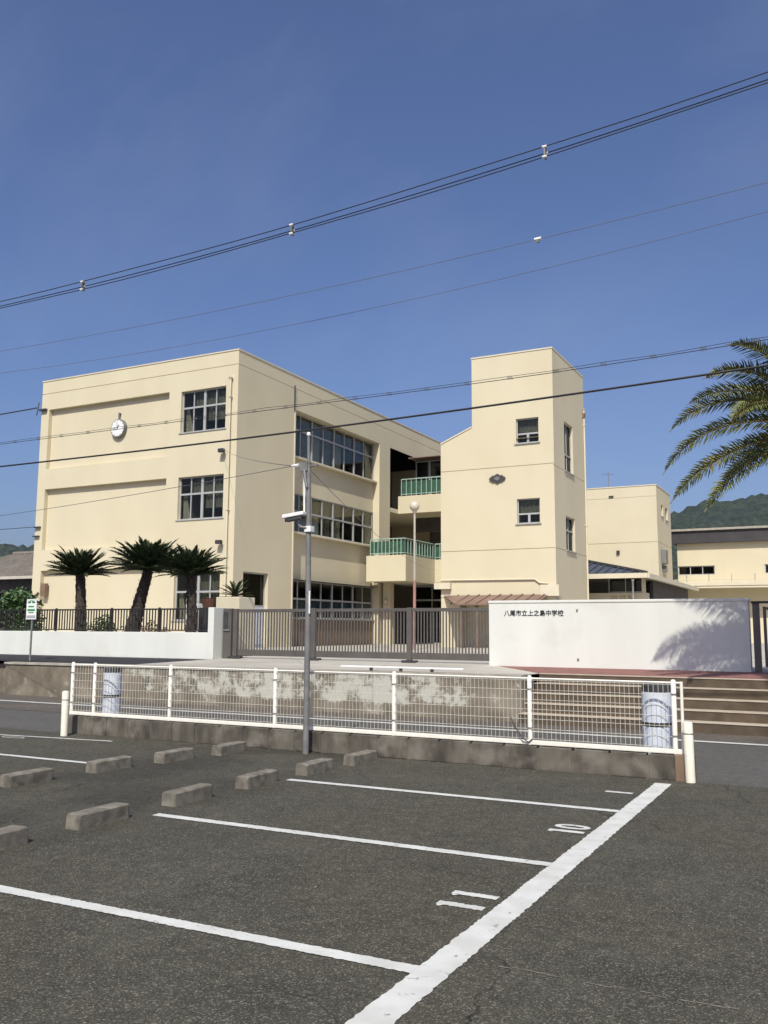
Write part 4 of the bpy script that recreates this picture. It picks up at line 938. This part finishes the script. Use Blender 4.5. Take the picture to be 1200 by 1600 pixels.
cycad((-18.1, 19.5, HS), [(-18.15, 19.5, HS), (-17.95, 19.5, 1.7), (-17.72, 19.5, 2.5), (-17.50, 19.5, 3.2)], [0.27, 0.20, 0.155, 0.135], (-17.5, 19.5, 3.2), 110, 1.06, 'dark green cycad with a thick leaning trunk, tallest of the three', 2)
cycad((-15.9, 19.5, HS), [(-15.92, 19.5, HS), (-15.9, 19.5, 1.9), (-15.97, 19.5, 3.05)], [0.16, 0.135, 0.12], (-15.97, 19.5, 3.02), 92, 0.95, 'dark green cycad with an upright trunk in front of the ground floor window', 3)
cy = thing('small_cycad', (-16.4, 22.1, 2.5), 'little trunkless cycad growing from the cream planter behind the gate', 'cycad')
random.seed(9)
MB().sphere((-16.4, 22.1, 2.55), 0.12, 10, 6).build('trunk', M['trunk'], cy)
for k in range(22): add_frond(cy, cyc[k % 3], (0, 0, 0.08), k*2.4, R_(65-62*k/22), 0, 0.58*random.uniform(.85, 1.1))

# big date palm, trunk just out of frame on the right
PC = Vector((-0.17, 15.1, 4.68))
dp = thing('date_palm', (PC.x, PC.y, 0), 'tall feathery date palm leaning its fronds in from the right edge', 'palm')
rough_trunk([(PC.x+0.1, PC.y, -0.05), (PC.x+0.05, PC.y, 2.5), (PC.x, PC.y, PC.z-0.15), (PC.x, PC.y, PC.z+0.25)], [0.33, 0.28, 0.30, 0.16], 16, 0.06, 4, 'palmtrunk', parent=dp)
dpf = [frond_mesh('frond', 2.55, 18, 96, 0.40, 0.028, dr, vv, M['leaf_palm'], 0.024, hg, 0.7, seed=20+k, multi=True) for k, (dr, vv, hg) in enumerate(((1.05, 0.42, 0.12), (1.4, 0.36, 0.2), (0.8, 0.45, 0.08), (1.6, 0.30, 0.25)))]
LEFT = math.atan2(-rr.y, -rr.x)
vis = [(-15, 39, 1.7, 2.55), (-14, 19, 1.55, 2.7), (-13, -4, 1.0, 2.65), (0, -17, 0.8, 2.35), (0, 59, 1.7, 2.25), (15, 67, 1.4, 2.2), (22, 30, 1.5, 2.1), (-38, 50, 1.5, 2.4)]
random.seed(31)
for q, (da, el, dr, L_) in enumerate(vis):
    ms = frond_mesh('frond', L_, 18, 165, 0.30, 0.026, dr, 0.40, M['leaf_palm'], 0.022, 0.16, 0.62, seed=60+q, multi=True); random.seed(31+q)
    add_frond(dp, ms, Vector((0, 0, PC.z)), LEFT+R_(da), R_(el), random.uniform(-.2, .2), 1.0)
for k in range(44):
    az = LEFT+R_(62)+R_(236)*((k*0.618) % 1); el = R_(78-80*(k/44)+random.uniform(-5, 5))
    add_frond(dp, dpf[k % 4], Vector((0, 0, PC.z+0.1)), az, el, random.uniform(-.4, .4), random.uniform(.8, 1.05))

pq = thing('palm_planter', (0.2, 15.5, 0), 'low concrete planter box holding the date palm at the right edge', 'planter')
MB().box(-0.775, 1.4, 14.45, 16.48, -0.02, 0.72).build('body', M['coping'], pq, bevel=0.02)
MB().box(-0.66, 1.28, 14.57, 16.38, 0.725, 0.75).build('soil', M['soil'], pq)
MB().box(1.4, 6, 16.3, 16.5, -0.02, 0.795).build('wing_wall', M['oldwall'], pq)

def shrub(name, c, rx, ry, rz, n, leaf, m, label, seed, cat='shrub', group=None, lobes=7):
    random.seed(seed); t = thing(name, (c[0], c[1], c[2]), label, cat, group)
    L = [(Vector((random.uniform(-.6, .6)*rx, random.uniform(-.6, .6)*ry, rz*random.uniform(.35, .75))), random.uniform(.35, .55)) for _ in range(lobes)]
    mb = MB(); mb.keep = True
    for k in range(n):
        b, r = random.choice(L)
        d = Vector((random.gauss(0, 1), random.gauss(0, 1), random.gauss(0, 1))).normalized()*random.uniform(0.55, 1.0)**0.5
        p = Vector(c)+b+Vector((d.x*rx*r, d.y*ry*r, d.z*rz*r))
        if p.z < c[2]: p.z = c[2]+random.random()*0.2
        a = Vector((random.gauss(0, 1), random.gauss(0, 1), random.gauss(0, .6))).normalized(); b2 = a.cross(Vector((random.gauss(0, 1), random.gauss(0, 1), 1))).normalized()
        l_ = leaf*random.uniform(.6, 1.3); mb.quad(p, p+a*l_*.5+b2*l_*.28, p+a*l_, p+a*l_*.5-b2*l_*.28)
    mb.build('foliage', M[m], t)
    st_ = MB()
    for (b, r) in L[:5]: st_.tube([Vector(c)-Z*0.05, Vector(c)+b*0.5+Vector((0, 0, 0.05)), Vector(c)+b], [0.03, 0.02, 0.008], 5)
    st_.build('stem', M['trunk'], t)
    return t
shrub('garden_shrub', (-24.0, 20.4, HS), 1.6, 0.9, 1.75, 4600, 0.17, 'leaf_shrub', 'leafy green shrub behind the left end of the garden wall', 41, group='shrubs behind the garden wall')
shrub('garden_shrub', (-27.8, 21.2, HS), 2.0, 1.2, 2.1, 4200, 0.17, 'leaf_shrub', 'taller green shrub at the far left edge beyond the wall', 42, group='shrubs behind the garden wall')
shrub('low_shrub', (-19.1, 19.3, HS), 0.7, 0.4, 0.95, 1100, 0.09, 'leaf_shrub', 'low green shrub between the left and the leaning cycad', 43, group='low shrubs under the cycads')
shrub('low_shrub', (-18.3, 19.0, HS), 0.5, 0.4, 0.95, 900, 0.09, 'leaf_shrub', 'low dark shrub at the foot of the leaning cycad', 44, group='low shrubs under the cycads')
shrub('low_shrub', (-16.9, 19.2, HS), 0.55, 0.4, 0.95, 1100, 0.08, 'leaf_red', 'low russet leaved shrub between the leaning and the right cycad', 45, group='low shrubs under the cycads')
shrub('low_shrub', (-22.0, 19.3, HS), 0.9, 0.4, 0.8, 1300, 0.09, 'leaf_shrub', 'low scrappy shrub under the zone sign along the fence', 46, group='low shrubs under the cycads')
struct('planting_bed', MB().box(-40, -14.6, 18.45, 21.0, HS-0.05, HS+0.06), M['soil'])

# ================================================================== NEIGHBOURING HOUSES AND HILL
def house(loc, W, D, eave, ridge, label, wallm, roofm, group='houses beyond the school'):
    x, y = loc; h = thing('house', (x, y, 0.3), label, 'house', group)
    MB().box(x-W/2, x+W/2, y, y+D, 0, eave-0.004).build('wall', M[wallm], h)
    o = 0.7; rf = MB()
    e = [Vector((x-W/2-o, y-o, eave)), Vector((x+W/2+o, y-o, eave)), Vector((x+W/2+o, y+D+o, eave)), Vector((x-W/2-o, y+D+o, eave))]
    a, b = Vector((x-W/2+D*0.4, y+D/2, ridge)), Vector((x+W/2-D*0.4, y+D/2, ridge))
    rf.quad(e[0], e[1], b, a); rf.poly([e[1], e[2], b]); rf.quad(e[2], e[3], a, b); rf.poly([e[3], e[0], a]); rf.poly([e[3], e[2], e[1], e[0]])
    r_ = rf.build('roof', M[roofm], h)
    n = 46; tl = MB()
    for k in range(n):
        f = (k+0.5)/n; p0 = e[0].lerp(e[1], f); xx = p0.x
        tfrac = 1.0 if a.x < xx < b.x else (max(0.05, (xx-e[0].x)/(a.x-e[0].x)) if xx <= a.x else max(0.05, (e[1].x-xx)/(e[1].x-b.x)))
        p1 = Vector((xx, (y-o)+(y+D/2-(y-o))*tfrac, eave+(ridge-eave)*tfrac))
        tl.tube([p0+Z*0.01, p1+Z*0.01], 0.05, 5, False)
    tl.build('tile_row', M[roofm], r_)
    MB().tube([a, b], 0.16, 6).build('ridge_tile', M[roofm], r_)
    MB().box(x-W/2-o, x+W/2+o, y-o-0.03, y-o, eave-0.16, eave+0.02).build('gutter', M['palewall'], h)
    for k in range(3):
        wx = x-W/2+1.2+k*(W-2.4)/2.3; F_ = (Vector((wx, y-0.03, eave-2.1)), X, Z, -Y)
        window(h, F_, 0, 1.7, 0, 1.2, 0.03, [0.85], [], 0.05, {}, 'glass_dark')
    return h
house((-47.5, 40), 15, 8, 4.75, 6.7, 'house with a grey brown tiled hip roof at the far left', 'housewall', 'housetile')
house((-69, 62), 16, 9, 6.4, 9.0, 'pale walled house with a dark roof behind the tiled house', 'palewall', 'housetile')
house((-88, 70), 14, 9, 5.6, 8.4, 'grey roofed house farthest back at the left edge', 'housewall', 'housetile')
MB().box(-56, -40, 33.0, 33.1, HS, 2.4)
hd_ = thing('banner_fence', (-46, 36, HS), 'teal sheeted fence before the tiled house', 'fence')
MB().box(-54, -36, 36.0, 36.08, HS, 3.35).build('sheet', mat('teal_sheet', (0.13, 0.30, 0.27), (0.10, 0.24, 0.22), 1.5, 0.7), hd_)
for k in range(10): MB().tube([(-54+k*2, 35.95, HS), (-54+k*2, 35.95, 3.45)], 0.03, 6).build('post', M['steel'], hd_)

def hill():
    random.seed(77); mb = MB(); NX, NY = 260, 26
    d0, d1 = 520, 900
    for j in range(NY+1):
        dd = d0+(d1-d0)*j/NY
        for i in range(NX+1):
            az = R_(-34+68*i/NX); a = math.tan(az)   # angle from the camera axis
            xs = a*1402
            prof = 0.098 if xs < -500 else (0.098+(xs+500)*0.00003 if xs < 400 else 0.125+(xs-400)*0.00014+0.000000*xs)
            prof *= 1402/1402
            prof += 0.004*math.sin(az*21)+0.0025*math.sin(az*57+1)+0.0012*math.sin(az*131)
            f = (j/NY)**0.7
            ht = prof*d1*f*1.0
            base = rr*(a*dd)+Vector((-math.sin(yaw), math.cos(yaw), 0))*dd
            ht = ht*(1.0)+random.uniform(-1, 1)*2.2*(f > 0.05)
            mb.v.append((base.x, base.y, max(-1, ht)))
    for j in range(NY):
        for i in range(NX):
            q = j*(NX+1)+i; mb.f.append((q, q+1, q+NX+2, q+NX+1))
    q = len(mb.v)
    return mb
struct('hill', hill(), M['hill'])

# ================================================================== OVERHEAD CABLES
def span(xa, xb, zf, y=12.5, n=40): return [(xa+(xb-xa)*k/n, y, zf(xa+(xb-xa)*k/n)) for k in range(n+1)]
def quadfit(p):                                  # parabola through three (x, z) points
    (x0, z0), (x1, z1), (x2, z2) = p
    def f(x): return z0*(x-x1)*(x-x2)/((x0-x1)*(x0-x2))+z1*(x-x0)*(x-x2)/((x1-x0)*(x1-x2))+z2*(x-x0)*(x-x1)/((x2-x0)*(x2-x1))
    return f
def cable(label, zf, r, m='cable', xa=-28, xb=5.5, y=12.5, group='overhead cables along the road'):
    o = MB().tube(span(xa, xb, zf, y), r, 6).build('overhead_cable', M[m], None, smooth=True)
    return tag(o, label, 'cable', group)
fb = quadfit([(-14.33, 7.80), (-6.44, 8.017), (-0.52, 8.49)])
top3 = [('topmost line of the triple cable bundle crossing the sky', 0.068, 11.47), ('middle line of the triple cable bundle crossing the sky', 0.0, 11.53), ('lowest line of the triple cable bundle crossing the sky', -0.080, 11.47)]
for (lab, dz, y_) in top3: cable('black '+lab, (lambda x, dz=dz: fb(x)+dz*(1+0.1*math.sin(x))), 0.0075, y=y_)
for x, lab in ((-13.2, 'small pale spacer clamp on the triple bundle near the left edge'), (-8.26, 'small pale spacer clamp at the middle of the triple bundle'), (-3.71, 'small pale spacer clamp on the triple bundle above the tower')):
    x *= 0.92; t = thing('cable_spacer', (x, 11.5, fb(x)), lab, 'spacer', 'spacers on the triple bundle')
    z = fb(x)
    MB().box(x-0.011, x+0.011, 11.46, 11.54, z-0.095, z+0.09).build('bar', M['steel'], t)
    for dz in (0.068, 0.0, -0.080): MB().tube([(x-0.032, 11.47 if dz else 11.53, z+dz), (x+0.032, 11.47 if dz else 11.53, z+dz)], 0.019, 8).build('grip', M['whiteplastic'], t, smooth=True)
f2 = quadfit([(-15.49, 7.33), (-3.85, 7.44), (-0.64, 7.6)])
cable('thin grey wire with a white marker, upper of the two thin sky wires', f2, 0.0042, 'cable_grey')
t = thing('wire_marker', (-3.85, 12.5, f2(-3.85)), 'white marker sleeve clipped on the upper thin wire', 'marker')
MB().tube([(-3.90, 12.5, f2(-3.9)+0.005), (-3.80, 12.5, f2(-3.8)+0.005)], 0.026, 10).build('sleeve', M['whiteplastic'], t, smooth=True)
MB().box(-3.87, -3.83, 12.48, 12.52, f2(-3.85)-0.05, f2(-3.85)-0.02).build('clip', M['steel'], t)
f3 = quadfit([(-15.45, 6.85), (-6.45, 6.83), (-0.66, 7.19)])
cable('thin grey wire, lower of the two thin sky wires', f3, 0.0038, 'cable_grey')
f4 = lambda x: 5.33+0.0035*max(0, x+6)**2
c4 = cable('thin wire pair with twisted clips crossing the school facade', f4, 0.0055)
MB().tube(span(-28, 5.5, lambda x: f4(x)+0.035+0.012*math.sin(x*4.1)), 0.004, 5).build('messenger_wire', M['cable'], c4)
x = -16.2
while x < 0.5:
    z = f4(x); mb = MB()
    for a in (-0.03, 0.0, 0.03): mb.tube([(x+a-0.012, 12.49, z-0.012), (x+a, 12.5, z+0.045), (x+a+0.012, 12.51, z-0.012)], 0.0055, 4)
    mb.build('clip', M['cable_grey'], c4); x += 0.66+random.uniform(-.05, .05)
f5 = lambda x: 4.86+0.0019*max(0, x+13)**2*0.75
cable('thick black cable crossing the facade in front of the windows', f5, 0.0165)
f6 = quadfit([(-8.2, 4.32), (-10.64, 4.23), (-15.2, 4.05)])
def wire(label, pts, r=0.006, m='cable_grey'):
    o = MB().tube(pts, r, 5).build('service_wire', M[m], None, smooth=True); return tag(o, label, 'wire', 'thin service wires')
def sag(a, b, s_, n=16):
    a, b = Vector(a), Vector(b); return [a.lerp(b, k/n)-Z*s_*4*(k/n)*(1-k/n) for k in range(n+1)]
wire('thin service wire from the pole up to the facade floodlight', sag((px-0.28, py, 3.80), (-21.45, 27.8, 8.58), 0.10), 0.006)
wire('thin service wire from the pole away to the left edge', sag((px-0.28, py, 3.80), (-24, 14.6, 4.05), 0.12), 0.005)
wire('black service cable tied to the top left corner of the school', sag((-31.8, 27.8, 11.35), (-44.5, 24.0, 10.2), 0.15), 0.03, 'cable')
wire('low thin wire tied to the left edge of the school facade', sag((-31.6, 27.85, 5.98), (-46, 27.0, 6.1), 0.1), 0.014, 'cable')
wire('thin wire hanging down from the pole across the second floor windows', sag((px, py, 3.72), (-15.9, 36.0, 4.2), 0.35), 0.0045)

# ================================================================== AIR
hz = MB().box(-1600, 1200, -500, 1400, -1.2, 165).build('haze', None); hz['kind'] = 'stuff'
hm = bpy.data.materials.new('air_haze'); hm.use_nodes = True; t = hm.node_tree; t.nodes.remove(t.nodes['Principled BSDF'])
pv = t.nodes.new('ShaderNodeVolumePrincipled'); pv.inputs['Color'].default_value = (0.75, 0.85, 1.0, 1); pv.inputs['Density'].default_value = 0.00005; pv.inputs['Anisotropy'].default_value = 0.2
t.links.new(pv.outputs[0], t.nodes['Material Output'].inputs['Volume']); hz.data.materials.append(hm)
hz.visible_shadow = True
